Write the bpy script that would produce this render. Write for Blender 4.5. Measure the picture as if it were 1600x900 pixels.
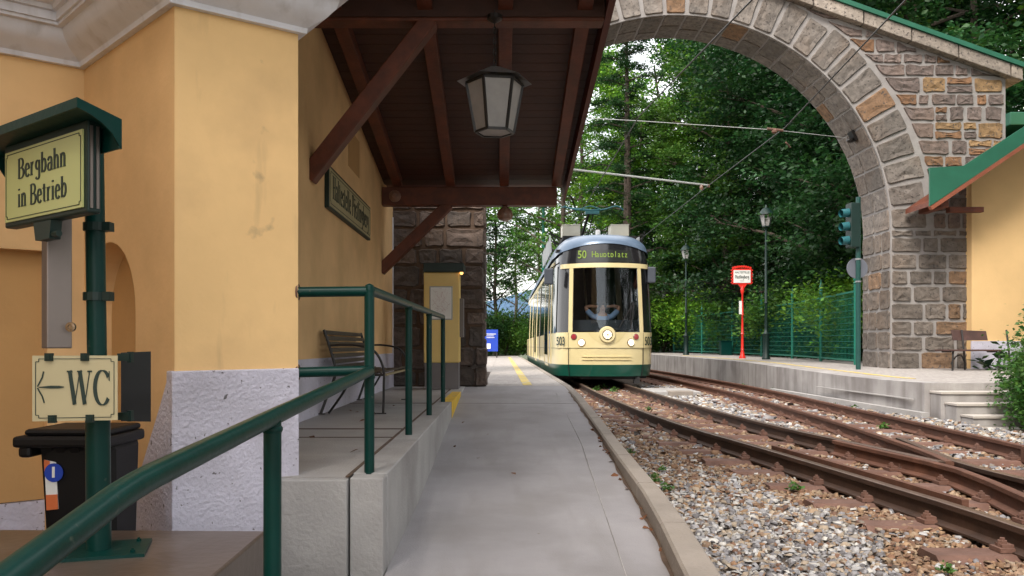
import bpy, math, random
import numpy as np
from mathutils import Vector, Matrix

for o in list(bpy.data.objects):
    bpy.data.objects.remove(o)
S = bpy.context.scene
COL = S.collection
R = math.radians

# ---------------------------------------------------------------- camera, sky, sun, exposure
cam_d = bpy.data.cameras.new('camera'); cam = bpy.data.objects.new('camera', cam_d); COL.objects.link(cam)
cam.location = (0, 0, 0.84); cam.rotation_euler = (R(90), 0, 0)
cam_d.lens = 28.8; cam_d.sensor_width = 36; cam_d.shift_x = 0.01; cam_d.shift_y = 0.05625
cam_d.clip_start = 0.05; cam_d.clip_end = 5000
S.camera = cam

SUN_EL, SUN_AZ = 50, 205          # azimuth measured from +Y towards +X
W = bpy.data.worlds.new('World'); S.world = W; W.use_nodes = True
nt = W.node_tree; nt.nodes.clear()
sky = nt.nodes.new('ShaderNodeTexSky'); sky.sky_type = 'NISHITA'; sky.sun_disc = False
sky.sun_elevation = R(SUN_EL); sky.sun_rotation = R(SUN_AZ); sky.air_density = 1.3; sky.dust_density = 3.0
tcw = nt.nodes.new('ShaderNodeTexCoord')
nzw = nt.nodes.new('ShaderNodeTexNoise'); nzw.inputs['Scale'].default_value = 2.2; nzw.inputs['Detail'].default_value = 6
rpw = nt.nodes.new('ShaderNodeValToRGB'); rpw.color_ramp.elements[0].position = .36; rpw.color_ramp.elements[1].position = .62
rpw.color_ramp.elements[0].color = (.5, .5, .5, 1)
mxw = nt.nodes.new('ShaderNodeMixRGB'); mxw.inputs[2].default_value = (9.9, 9.7, 9.6, 1)
bg = nt.nodes.new('ShaderNodeBackground'); bg.inputs[1].default_value = 0.15
ow = nt.nodes.new('ShaderNodeOutputWorld')
nt.links.new(tcw.outputs['Generated'], nzw.inputs[0]); nt.links.new(nzw.outputs[0], rpw.inputs[0])
nt.links.new(rpw.outputs[0], mxw.inputs[0]); nt.links.new(sky.outputs[0], mxw.inputs[1])
nt.links.new(mxw.outputs[0], bg.inputs[0]); nt.links.new(bg.outputs[0], ow.inputs[0])
sd = bpy.data.lights.new('sun', 'SUN'); sd.energy = 2.1; sd.angle = R(18); sd.color = (1, .93, .84)
sun = bpy.data.objects.new('sun', sd); COL.objects.link(sun)
az, el = R(SUN_AZ), R(SUN_EL)
sdir = Vector((math.sin(az) * math.cos(el), math.cos(az) * math.cos(el), math.sin(el)))
sun.rotation_euler = sdir.to_track_quat('Z', 'Y').to_euler(); sun.location = sdir * 30
S.view_settings.view_transform = 'Standard'; S.view_settings.look = 'None'
S.view_settings.exposure = 0.95; S.view_settings.gamma = 1
S.cycles.max_bounces = 6; S.cycles.transparent_max_bounces = 8
S.cycles.use_denoising = True

F = 1280.0
def at(px, py, Y):                 # photo measurement -> place in the world at depth Y
    return Vector(((px - 784) / F * Y, Y, .84 + (540 - py) / F * Y))
def gd(px, py, z=0.0):
    Y = F * (.84 - z) / (py - 540); return Vector(((px - 784) / F * Y, Y, z))

# ---------------------------------------------------------------- helpers
def tag(o, label=None, cat=None, group=None, kind=None):
    if label: o['label'] = label
    if cat: o['category'] = cat
    if group: o['group'] = group
    if kind: o['kind'] = kind
    return o
def thing(name, loc, label, cat, group=None, rz=0):
    o = bpy.data.objects.new(name, None); COL.objects.link(o); o.empty_display_size = .1
    o.location = loc; o.rotation_euler.z = rz
    return tag(o, label, cat, group)
def copy_tree(o, parent=None):
    c = o.copy(); COL.objects.link(c); c.parent = parent
    for ch in [k for k in bpy.data.objects if k.parent == o]: copy_tree(ch, c)
    return c
def worldloc(o):
    v = Vector((0, 0, 0))
    while o: v = v + Vector(o.location); o = o.parent
    return v

class MB:
    def __init__(s): s.v = []; s.f = []; s.c = []; s.usec = False
    def add(s, vs, fs, col=None):
        b = len(s.v); s.v += [tuple(x) for x in vs]
        for f in fs: s.f.append(tuple(b + i for i in f)); s.c.append(col if col else (1, 1, 1))
        if col: s.usec = True
        return s
    def box(s, c, d, rz=0, rx=0, ry=0, col=None):
        M = Matrix.Rotation(rz, 3, 'Z') @ Matrix.Rotation(ry, 3, 'Y') @ Matrix.Rotation(rx, 3, 'X'); c = Vector(c)
        vs = [c + M @ Vector((sx * d[0] / 2, sy * d[1] / 2, sz * d[2] / 2)) for sz in (-1, 1) for sy in (-1, 1) for sx in (-1, 1)]
        return s.add(vs, [(0, 2, 3, 1), (4, 5, 7, 6), (0, 1, 5, 4), (2, 6, 7, 3), (0, 4, 6, 2), (1, 3, 7, 5)], col)
    def bb(s, x0, x1, y0, y1, z0, z1, col=None):
        return s.box(((x0 + x1) / 2, (y0 + y1) / 2, (z0 + z1) / 2), (abs(x1 - x0), abs(y1 - y0), abs(z1 - z0)), col=col)
    def beam(s, a, b, w, h, up=(0, 0, 1), col=None):       # bar of width w (sideways) and height h between two points
        a, b = Vector(a), Vector(b); d = (b - a).normalized(); side = d.cross(Vector(up)).normalized(); u = side.cross(d)
        vs = [p + side * (i * w / 2) + u * (j * h / 2) for p in (a, b) for j in (-1, 1) for i in (-1, 1)]
        return s.add(vs, [(0, 1, 3, 2), (4, 6, 7, 5), (0, 4, 5, 1), (2, 3, 7, 6), (0, 2, 6, 4), (1, 5, 7, 3)], col)
    def tube(s, pts, r, n=10, cap=True, col=None):
        pts = [Vector(p) for p in pts]; rs = r if isinstance(r, (list, tuple)) else [r] * len(pts)
        rings = []; u = None
        for i, p in enumerate(pts):
            d = (pts[min(i + 1, len(pts) - 1)] - pts[max(i - 1, 0)]).normalized()
            if u is None: u = d.orthogonal().normalized()
            u = (u - d * u.dot(d)).normalized(); w = d.cross(u)
            rings.append([p + (u * math.cos(a) + w * math.sin(a)) * rs[i] for a in [2 * math.pi * k / n for k in range(n)]])
        vs = [q for rg in rings for q in rg]; fs = []
        for i in range(len(pts) - 1):
            for k in range(n):
                fs.append((i * n + k, i * n + (k + 1) % n, (i + 1) * n + (k + 1) % n, (i + 1) * n + k))
        if cap: fs.append(tuple(range(n - 1, -1, -1))); fs.append(tuple((len(pts) - 1) * n + k for k in range(n)))
        return s.add(vs, fs, col)
    def lathe(s, c, prof, n=16, axis='Z', col=None):
        c = Vector(c); vs = []; fs = []
        for (r, h) in prof:
            for k in range(n):
                a = 2 * math.pi * k / n
                if axis == 'Z': vs.append(c + Vector((r * math.cos(a), r * math.sin(a), h)))
                elif axis == 'Y': vs.append(c + Vector((r * math.cos(a), h, -r * math.sin(a))))
                else: vs.append(c + Vector((h, r * math.cos(a), r * math.sin(a))))
        m = len(prof)
        for i in range(m - 1):
            for k in range(n): fs.append((i * n + k, i * n + (k + 1) % n, (i + 1) * n + (k + 1) % n, (i + 1) * n + k))
        fs.append(tuple(range(n - 1, -1, -1))); fs.append(tuple((m - 1) * n + k for k in range(n)))
        return s.add(vs, fs, col)
    def prism(s, poly, ext, col=None):                     # poly: 3-D points, ext: extrusion vector
        n = len(poly); e = Vector(ext); P = [Vector(p) for p in poly]
        vs = P + [p + e for p in P]
        fs = [tuple(range(n)), tuple(range(2 * n - 1, n - 1, -1))] + [(i, i + n, (i + 1) % n + n, (i + 1) % n) for i in range(n)]
        return s.add(vs, fs, col)
    def sweep(s, path, prof, closed_prof=True, col=None):  # path: 2-D/3-D points (xy), prof: (out, z) out = right hand side, mitred
        P = [Vector((p[0], p[1], p[2] if len(p) > 2 else 0)) for p in path]; vs = []; n = len(prof); fs = []
        for i, p in enumerate(P):
            d0 = (p - P[i - 1]) if i > 0 else (P[1] - P[0]); d1 = (P[i + 1] - p) if i < len(P) - 1 else (P[-1] - P[-2])
            d0 = Vector((d0.x, d0.y, 0)).normalized(); d1 = Vector((d1.x, d1.y, 0)).normalized()
            n0 = Vector((d0.y, -d0.x, 0)); n1 = Vector((d1.y, -d1.x, 0)); m = (n0 + n1).normalized(); m = m / max(.3, m.dot(n0))
            for (o, z) in prof: vs.append(p + m * o + Vector((0, 0, z)))
        for i in range(len(P) - 1):
            for k in range(n if closed_prof else n - 1):
                fs.append((i * n + k, (i + 1) * n + k, (i + 1) * n + (k + 1) % n, i * n + (k + 1) % n))
        if closed_prof: fs.append(tuple(range(n))); fs.append(tuple((len(P) - 1) * n + k for k in range(n - 1, -1, -1)))
        return s.add(vs, fs, col)
    def build(s, name, mat, parent=None, smooth=False, bevel=0, fix=True, angle=40):
        off = worldloc(parent) if parent else Vector((0, 0, 0))
        me = bpy.data.meshes.new(name)
        me.from_pydata([(x - off.x, y - off.y, z - off.z) for (x, y, z) in s.v], [], s.f)
        if fix:
            import bmesh
            bm = bmesh.new(); bm.from_mesh(me); bmesh.ops.recalc_face_normals(bm, faces=bm.faces); bm.to_mesh(me); bm.free()
        me.materials.append(mat)
        if s.usec:
            at_ = me.color_attributes.new('tint', 'FLOAT_COLOR', 'CORNER')
            arr = np.ones((len(me.loops), 4), dtype=np.float32); tot = np.array([len(f) for f in s.f])
            arr[:, :3] = np.repeat(np.array(s.c, dtype=np.float32), tot, axis=0); at_.data.foreach_set('color', arr.ravel())
        if smooth:
            me.polygons.foreach_set('use_smooth', [True] * len(me.polygons))
            try: me.set_sharp_from_angle(angle=R(angle))
            except Exception: pass
        o = bpy.data.objects.new(name, me); COL.objects.link(o); o.parent = parent
        if bevel:
            b = o.modifiers.new('b', 'BEVEL'); b.width = bevel; b.segments = 2; b.limit_method = 'ANGLE'; b.angle_limit = R(35)
        return o

def catmull(P, n=8):
    P = [Vector(p) for p in P]; out = []
    for i in range(len(P) - 1):
        p0 = P[max(i - 1, 0)]; p1 = P[i]; p2 = P[i + 1]; p3 = P[min(i + 2, len(P) - 1)]
        for k in range(n):
            t = k / n
            out.append(.5 * ((2 * p1) + (p2 - p0) * t + (2 * p0 - 5 * p1 + 4 * p2 - p3) * t * t + (3 * p1 - p0 - 3 * p2 + p3) * t ** 3))
    out.append(P[-1]); return out
def interp(tab, x):
    if x <= tab[0][0]: return tab[0][1]
    for (a, b), (c, d) in zip(tab, tab[1:]):
        if x <= c: return b + (d - b) * (x - a) / (c - a)
    return tab[-1][1]

# ---------------------------------------------------------------- materials
def mat(name, col, rough=.6, metal=0, var=.12, vscale=4, bump=0, bscale=60, spots=None, tint=False, emis=None, coat=0, streak=None, spec=.5, detail=5, dirt=None):
    m = bpy.data.materials.new(name); m.use_nodes = True; t = m.node_tree; N = t.nodes; L = t.links
    b = N['Principled BSDF']; b.inputs['Roughness'].default_value = rough; b.inputs['Metallic'].default_value = metal
    b.inputs['Specular IOR Level'].default_value = spec
    if coat: b.inputs['Coat Weight'].default_value = coat; b.inputs['Coat Roughness'].default_value = .08
    tc = N.new('ShaderNodeTexCoord'); c4 = (*col, 1)
    nz = N.new('ShaderNodeTexNoise'); nz.inputs['Scale'].default_value = vscale; nz.inputs['Detail'].default_value = detail; nz.inputs['Roughness'].default_value = .6
    L.new(tc.outputs['Object'], nz.inputs[0])
    mr = N.new('ShaderNodeMapRange'); mr.inputs[1].default_value = .3; mr.inputs[2].default_value = .7
    mr.inputs[3].default_value = 1 - var; mr.inputs[4].default_value = 1 + var; L.new(nz.outputs[0], mr.inputs[0])
    mu = N.new('ShaderNodeVectorMath'); mu.operation = 'SCALE'; L.new(mr.outputs[0], mu.inputs['Scale'])
    mu.inputs[0].default_value = col
    if tint:
        a = N.new('ShaderNodeAttribute'); a.attribute_name = 'tint'; ml = N.new('ShaderNodeVectorMath'); ml.operation = 'MULTIPLY'
        ml.inputs[1].default_value = col; L.new(a.outputs['Color'], ml.inputs[0]); L.new(ml.outputs[0], mu.inputs[0])
    out = mu.outputs[0]
    def mixin(fac, color, out):
        mx = N.new('ShaderNodeMixRGB'); mx.inputs[2].default_value = (*color, 1); L.new(fac, mx.inputs[0]); L.new(out, mx.inputs[1]); return mx.outputs[0]
    def noisefac(scale, lo, hi, sc3=None, amt=1):
        n2 = N.new('ShaderNodeTexNoise'); n2.inputs['Scale'].default_value = scale; n2.inputs['Detail'].default_value = 6
        if sc3:
            mp = N.new('ShaderNodeMapping'); mp.inputs['Scale'].default_value = sc3; L.new(tc.outputs['Object'], mp.inputs[0]); L.new(mp.outputs[0], n2.inputs[0])
        else: L.new(tc.outputs['Object'], n2.inputs[0])
        r = N.new('ShaderNodeMapRange'); r.inputs[1].default_value = lo; r.inputs[2].default_value = hi; r.inputs[4].default_value = amt; L.new(n2.outputs[0], r.inputs[0]); return r.outputs[0]
    if dirt: out = mixin(noisefac(dirt[1], dirt[2], dirt[3], None, dirt[4]), dirt[0], out)
    if spots: out = mixin(noisefac(spots[1], spots[2], spots[3]), spots[0], out)
    if streak: out = mixin(noisefac(streak[1], streak[2], streak[3], streak[4], streak[5]), streak[0], out)
    L.new(out, b.inputs['Base Color'])
    if bump:
        n3 = N.new('ShaderNodeTexNoise'); n3.inputs['Scale'].default_value = bscale; n3.inputs['Detail'].default_value = 4; L.new(tc.outputs['Object'], n3.inputs[0])
        bp = N.new('ShaderNodeBump'); bp.inputs['Strength'].default_value = bump; bp.inputs['Distance'].default_value = .01
        L.new(n3.outputs[0], bp.inputs['Height']); L.new(bp.outputs[0], b.inputs['Normal'])
    if emis: b.inputs['Emission Color'].default_value = (*emis[0], 1); b.inputs['Emission Strength'].default_value = emis[1]
    return m

M = {}
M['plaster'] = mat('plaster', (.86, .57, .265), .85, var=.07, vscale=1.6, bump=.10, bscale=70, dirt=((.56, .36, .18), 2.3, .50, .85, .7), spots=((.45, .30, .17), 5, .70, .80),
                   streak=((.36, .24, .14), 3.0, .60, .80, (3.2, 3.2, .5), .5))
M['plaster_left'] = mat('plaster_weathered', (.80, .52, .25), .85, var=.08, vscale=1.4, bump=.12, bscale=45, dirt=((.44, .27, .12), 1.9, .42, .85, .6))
M['plaster_shade'] = mat('plaster_shade_tone', (.52, .30, .115), .85, var=.08, vscale=2, bump=.2, bscale=45)  # plaster colour darkened to carry the shade inside niche and recess
M['plinth'] = mat('roughcast', (.60, .58, .68), .9, var=.08, vscale=3, bump=.8, bscale=60, spots=((.16, .15, .16), 34, .665, .69), dirt=((.36, .34, .38), 2.5, .5, .8, .6))
M['cornice'] = mat('cornice_paint', (.76, .76, .82), .7, var=.09, vscale=3, bump=.12, bscale=30, dirt=((.40, .36, .34), 3, .5, .8, .6), streak=((.30, .26, .23), 2, .55, .75, (6, 6, 1), .4))
M['concrete'] = mat('concrete', (.37, .355, .345), .85, var=.12, vscale=2.2, bump=.35, bscale=90, dirt=((.22, .20, .19), 1.6, .5, .8, .55), spots=((.18, .16, .15), 12, .70, .76))
M['ramp'] = mat('ramp_concrete', (.305, .29, .30), .8, var=.13, vscale=1.3, bump=.3, bscale=140, dirt=((.19, .175, .17), 1.6, .48, .78, .7), streak=((.24, .225, .22), 2.2, .5, .72, (3, .5, 1), .5), spots=((.2, .17, .15), 20, .73, .77))
M['kerb'] = mat('kerb_stone', (.29, .25, .215), .85, var=.14, vscale=3, bump=.5, bscale=70, dirt=((.26, .22, .18), 2.3, .5, .75, .7))
M['joint'] = mat('joint_dirt', (.10, .065, .045), .95, var=.3, vscale=10)
M['stained'] = mat('stained_concrete', (.40, .38, .37), .88, var=.12, vscale=2, bump=.3, bscale=60, dirt=((.15, .13, .125), 1.3, .45, .75, .75), streak=((.13, .11, .10), 1.0, .42, .80, (5, 5, .8), .7))
M['slab'] = mat('polished_slab', (.10, .072, .055), .3, var=.18, vscale=3, bump=.12, bscale=30, dirt=((.27, .24, .23), 1.8, .5, .8, .5), spots=((.55, .53, .5), 15, .78, .8))
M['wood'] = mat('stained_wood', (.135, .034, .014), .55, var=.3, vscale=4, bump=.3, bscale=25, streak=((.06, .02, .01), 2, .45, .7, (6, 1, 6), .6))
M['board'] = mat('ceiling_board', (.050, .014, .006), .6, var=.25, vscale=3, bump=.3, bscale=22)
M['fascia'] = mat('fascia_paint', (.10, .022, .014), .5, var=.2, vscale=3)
M['green'] = mat('green_paint', (.001, .033, .027), .36, var=.15, vscale=7, bump=.08, bscale=40, spec=.22, spots=((.05, .07, .055), 26, .68, .74))
M['dgreen'] = mat('dark_green_metal', (.004, .022, .018), .5, var=.15, vscale=8)
M['fgreen'] = mat('fence_green', (.010, .16, .11), .45, var=.15, vscale=8)
M['copper'] = mat('green_sheet', (.016, .115, .068), .5, var=.12, vscale=3)
M['cream'] = mat('sign_cream', (.52, .55, .22), .35, var=.03, vscale=5, dirt=((.45, .42, .2), 3, .6, .85, .4))
M['cream2'] = mat('sign_cream_pale', (.54, .46, .27), .38, var=.04, vscale=5, dirt=((.42, .35, .22), 3, .6, .85, .4))
M['oldsign'] = mat('old_sign_face', (.42, .37, .20), .5, var=.08, vscale=5)
M['ink'] = mat('sign_ink', (.012, .03, .022), .5, var=.05)
M['steel'] = mat('brushed_steel', (.22, .185, .17), .38, metal=.7, var=.1, vscale=3)
M['alu'] = mat('sign_back', (.035, .038, .042), .45, metal=.6, var=.1, vscale=5)
M['black'] = mat('bin_plastic', (.006, .0055, .006), .5, var=.1, vscale=5, spec=.25)
M['blue'] = mat('blue_print', (.01, .05, .40), .4, var=.05)
M['white'] = mat('white_print', (.78, .78, .76), .5, var=.04)
M['orange'] = mat('orange_print', (.65, .16, .05), .5, var=.05)
M['yellow'] = mat('yellow_paint', (.72, .46, .03), .7, var=.2, vscale=6, spots=((.4, .33, .2), 14, .6, .66))
M['faded_yellow'] = mat('worn_yellow_paint', (.58, .43, .10), .8, var=.2, vscale=6, spots=((.4, .37, .3), 9, .52, .6))
M['cobble'] = mat('cobbles', (.34, .31, .29), .85, var=.35, vscale=16, bump=1, bscale=28, dirt=((.25, .22, .2), 1.2, .5, .8, .5))
M['stone'] = mat('granite', (1, 1, 1), .88, tint=True, var=.38, vscale=9, bump=1, bscale=34, spots=((.06, .05, .045), 22, .57, .68), dirt=((.24, .14, .075), 1.1, .5, .85, .4), detail=9)
M['mortar'] = mat('mortar', (.29, .272, .262), .92, var=.16, vscale=5, bump=.6, bscale=45, dirt=((.26, .23, .23), 2, .5, .8, .5))
M['rail'] = mat('rusty_rail', (.060, .032, .021), .62, metal=.25, var=.35, vscale=7, bump=.2, bscale=60, dirt=((.045, .026, .02), 3, .45, .7, .7))
M['rail_red'] = mat('red_rusty_rail', (.115, .048, .028), .75, metal=.1, var=.3, vscale=7, bump=.25, bscale=60, dirt=((.09, .035, .02), 3, .45, .7, .6))
M['rail_top'] = mat('worn_rail_head', (.16, .105, .08), .36, metal=.5, var=.2, vscale=9)
M['rust'] = mat('rusty_steel', (.14, .075, .056), .85, var=.35, vscale=5, bump=.35, bscale=50, dirt=((.12, .05, .03), 3, .45, .7, .6))
M['gravel'] = mat('ballast_stone', (1, 1, 1), .85, tint=True, var=.22, vscale=30)
M['bed'] = mat('ballast_bed', (.10, .075, .058), .95, var=.5, vscale=25, bump=1, bscale=40)
M['earth'] = mat('earth', (.05, .065, .025), .95, var=.4, vscale=1.2, bump=.5, bscale=5)
M['forest'] = mat('forest_floor', (.02, .032, .012), .95, var=.4, vscale=1.5, bump=.5, bscale=5)
M['farhill_haze'] = mat('far_hill_haze', (.05, .10, .17), .95, var=.25, vscale=.05)  # blue of the distance haze put into the hill's own colour
M['bark'] = mat('bark', (.075, .055, .042), .9, var=.3, vscale=6, bump=.8, bscale=20)
M['tcream'] = mat('tram_cream', (.66, .56, .30), .28, var=.03, vscale=2, coat=.5, dirt=((.50, .41, .25), 3, .5, .85, .35))
M['tgreen'] = mat('tram_green', (.003, .075, .05), .3, var=.05, coat=.5)
M['tblack'] = mat('tram_black', (.012, .012, .014), .15, var=.1, coat=.3)
M['troof'] = mat('tram_roof', (.12, .175, .26), .36, metal=.15, var=.06, vscale=2, coat=.2)
M['under'] = mat('underframe', (.018, .017, .017), .8, var=.3)
M['box_white'] = mat('roof_box', (.62, .60, .50), .5, var=.06)
M['lamp_red'] = mat('red_lens', (.30, .03, .04), .2, var=.05, coat=.5)
M['headlamp'] = mat('lit_headlamp', (.9, .85, .7), .3, emis=((1, .74, .40), 1.3))
M['chrome'] = mat('lamp_ring', (.35, .27, .2), .25, metal=.8, var=.1)
M['led'] = mat('led_text', (.08, .12, .02), .5, emis=((.30, .42, .05), .42))
M['shirt'] = mat('blue_shirt', (.35, .52, .85), .8, var=.1)
M['skin'] = mat('skin', (.70, .38, .26), .6, var=.06)
M['hair'] = mat('hair', (.035, .022, .016), .7, var=.2)
M['cabgrey'] = mat('cab_grey', (.055, .065, .085), .6, var=.1)
M['redpaint'] = mat('red_paint', (.72, .03, .02), .35, var=.08, coat=.3)
M['lantern_glass'] = mat('frosted_glass', (.36, .345, .34), .5, var=.12, vscale=8)
M['iron'] = mat('black_iron', (.018, .015, .014), .45, var=.2, vscale=8)
M['zinc'] = mat('zinc_plate', (.30, .31, .32), .4, metal=.5, var=.15)
M['machine'] = mat('machine_yellow', (.72, .52, .17), .4, var=.04)
M['machine_base'] = mat('machine_grey', (.16, .145, .145), .6, var=.1)
M['slatdark'] = mat('bench_slat', (.045, .036, .030), .5, var=.25, vscale=9)
M['slatgold'] = mat('bench_edge', (.30, .25, .14), .45, var=.15, vscale=9)
M['benchwood'] = mat('bench_wood', (.065, .030, .024), .6, var=.3, vscale=6)
M['signal'] = mat('signal_green', (.006, .055, .048), .45, var=.1)
M['signal_hood'] = mat('signal_hood', (.02, .12, .14), .45, var=.1)
M['grey_disc'] = mat('grey_disc', (.13, .14, .17), .5, var=.1)
M['porcelain'] = mat('insulator', (.25, .14, .10), .3, var=.2)
M['wire'] = mat('wire', (.03, .03, .03), .5, var=.1)
M['wire_light'] = mat('light_tube', (.42, .44, .43), .45, var=.1)
M['lampglow'] = mat('small_lit_lamp', (.9, .6, .3), .4, emis=((1, .45, .12), 1.6))
M['litter'] = mat('dead_leaf', (.17, .07, .03), .85, var=.3, vscale=20)

def glass(name, tintc, rough=.03, alpha=.55):
    m = bpy.data.materials.new(name); m.use_nodes = True; t = m.node_tree; N = t.nodes; L = t.links
    N.remove(N['Principled BSDF']); o = N['Material Output']
    tr = N.new('ShaderNodeBsdfTransparent'); tr.inputs[0].default_value = (*tintc, 1)
    gl = N.new('ShaderNodeBsdfGlossy'); gl.inputs[0].default_value = (.9, .95, 1, 1); gl.inputs[1].default_value = rough
    fr = N.new('ShaderNodeFresnel'); fr.inputs[0].default_value = 1.5
    ad = N.new('ShaderNodeMath'); ad.operation = 'ADD'; ad.inputs[1].default_value = -.01; L.new(fr.outputs[0], ad.inputs[0])
    mx = N.new('ShaderNodeMixShader'); L.new(ad.outputs[0], mx.inputs[0]); L.new(tr.outputs[0], mx.inputs[1]); L.new(gl.outputs[0], mx.inputs[2]); L.new(mx.outputs[0], o.inputs[0])
    return m
M['windscreen'] = glass('windscreen_glass', (.86, .88, .87))
M['darkglass'] = mat('dark_window_glass', (.012, .018, .016), .06, var=.2, vscale=2, spec=.8)

def leafmat(name, col, col2, trans=.35):
    m = bpy.data.materials.new(name); m.use_nodes = True; t = m.node_tree; N = t.nodes; L = t.links
    b = N['Principled BSDF']; b.inputs['Roughness'].default_value = .5; b.inputs['Specular IOR Level'].default_value = .35; o = N['Material Output']
    tc = N.new('ShaderNodeTexCoord'); nz = N.new('ShaderNodeTexNoise'); nz.inputs['Scale'].default_value = .9; nz.inputs['Detail'].default_value = 3; L.new(tc.outputs['Object'], nz.inputs[0])
    a = N.new('ShaderNodeAttribute'); a.attribute_name = 'tint'
    mr = N.new('ShaderNodeMapRange'); mr.inputs[1].default_value = .35; mr.inputs[2].default_value = .65; L.new(nz.outputs[0], mr.inputs[0])
    mx = N.new('ShaderNodeMixRGB'); mx.inputs[1].default_value = (*col, 1); mx.inputs[2].default_value = (*col2, 1); L.new(mr.outputs[0], mx.inputs[0])
    ml = N.new('ShaderNodeVectorMath'); ml.operation = 'MULTIPLY'; L.new(mx.outputs[0], ml.inputs[0]); L.new(a.outputs['Color'], ml.inputs[1])
    oi = N.new('ShaderNodeObjectInfo'); r2 = N.new('ShaderNodeMapRange'); r2.inputs[3].default_value = .75; r2.inputs[4].default_value = 1.25; L.new(oi.outputs['Random'], r2.inputs[0])
    sc = N.new('ShaderNodeVectorMath'); sc.operation = 'SCALE'; L.new(ml.outputs[0], sc.inputs[0]); L.new(r2.outputs[0], sc.inputs['Scale'])
    L.new(sc.outputs[0], b.inputs['Base Color'])
    tl = N.new('ShaderNodeBsdfTranslucent'); L.new(sc.outputs[0], tl.inputs[0])
    ms = N.new('ShaderNodeMixShader'); ms.inputs[0].default_value = trans; L.new(b.outputs[0], ms.inputs[1]); L.new(tl.outputs[0], ms.inputs[2]); L.new(ms.outputs[0], o.inputs[0])
    return m
M['leaf_dark'] = leafmat('leaf_dark', (.010, .042, .012), (.025, .082, .019))
M['leaf_mid'] = leafmat('leaf_mid', (.046, .140, .020), (.095, .205, .026))
M['leaf_bright'] = leafmat('leaf_bright', (.095, .26, .024), (.19, .36, .034))
M['leaf_bush'] = leafmat('leaf_bush', (.055, .16, .03), (.12, .24, .05))

# ---------------------------------------------------------------- lettering (serif letters drawn with a broad pen)
GL = {}
def arc(cx, cy, rx, ry, a0, a1, n=14): return [(cx + rx * math.cos(R(a0 + (a1 - a0) * i / n)), cy + ry * math.sin(R(a0 + (a1 - a0) * i / n))) for i in range(n + 1)]
X_ = .66
GL['B'] = (.66, [[(.14, 0), (.14, 1)], [(.14, 1)] + arc(.30, .76, .22, .24, 90, -90) + [(.14, .52)], [(.14, .52)] + arc(.32, .26, .26, .26, 90, -90) + [(.14, 0)]], [(.14, 0, .2), (.14, 1, .2)])
GL['P'] = (.60, [[(.14, 0), (.14, 1)], [(.14, 1)] + arc(.30, .74, .24, .26, 90, -90) + [(.14, .48)]], [(.14, 0, .26), (.14, 1, .2)])
GL['H'] = (.78, [[(.16, 0), (.16, 1)], [(.60, 0), (.60, 1)], [(.16, .52), (.60, .52)]], [(.16, 0, .28), (.16, 1, .28), (.60, 0, .28), (.60, 1, .28)])
GL['e'] = (.52, [[(.10, .36), (.42, .38)] + arc(.26, .36, .17, .30, 8, 180) + arc(.28, .33, .19, .33, 180, 320)], [])
GL['r'] = (.42, [[(.13, 0), (.13, X_)], [(.13, .45)] + arc(.27, .45, .13, .19, 150, 60)], [(.13, 0, .22), (.10, X_, .14)])
GL['n'] = (.56, [[(.13, 0), (.13, X_)], [(.13, .45)] + arc(.28, .44, .14, .22, 140, 0) + [(.42, 0)]], [(.13, 0, .2), (.42, 0, .2), (.10, X_, .12)])
GL['h'] = (.56, [[(.13, 0), (.13, 1)], [(.13, .45)] + arc(.28, .44, .14, .22, 140, 0) + [(.42, 0)]], [(.13, 0, .2), (.42, 0, .2), (.10, 1, .12)])
GL['i'] = (.30, [[(.14, 0), (.14, X_)], [(.14, .84), (.14, .93)]], [(.14, 0, .2), (.11, X_, .12)])
GL['l'] = (.30, [[(.14, 0), (.14, 1)]], [(.14, 0, .2), (.11, 1, .12)])
GL['t'] = (.38, [[(.17, .86), (.17, .12)] + arc(.27, .12, .10, .11, 180, 300), [(.03, X_), (.33, X_)]], [])
GL['b'] = (.56, [[(.12, 0), (.12, 1)], [(.12, .45)] + arc(.28, .34, .17, .32, 130, -130) + [(.12, .12)]], [(.09, 1, .12)])
GL['g'] = (.54, [arc(.26, .44, .16, .22, 0, 360), [(.42, X_), (.42, -.1)] + arc(.26, -.1, .16, .16, 0, -160)], [])
GL['a'] = (.52, [[(.08, .50)] + arc(.25, .48, .15, .18, 150, 0) + [(.40, .05)], [(.40, .38)] + arc(.24, .19, .16, .18, 80, 330) + [(.40, .14)]], [(.44, 0, .1)])
GL['s'] = (.44, [arc(.22, .49, .14, .17, 30, 250) + arc(.22, .17, .15, .17, 70, -150)], [])
GL['ö'] = (.54, [arc(.27, .33, .18, .33, 0, 360), [(.19, .84), (.19, .92)], [(.35, .84), (.35, .92)]], [])
GL['W'] = (1.10, [[(.10, 1), (.32, .02)], [(.32, .02), (.54, .98)], [(.54, 1), (.76, .02)], [(.76, .02), (.98, 1)]], [(.10, 1, .24), (.54, 1, .22), (.98, 1, .2)])
GL['C'] = (.80, [arc(.42, .5, .33, .5, 38, 322, 22), [(.72, .98), (.72, .70)]], [])
GL['<'] = (.9, [[(.85, .50), (.70, .50), (.45, .50), (.10, .50)][::1], [(.06, .52)] + [(.10, .60), (.20, .80), (.24, .98)], [(.06, .48), (.10, .40), (.20, .22), (.26, .02)]], [])
GL[' '] = (.30, [], [])
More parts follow.
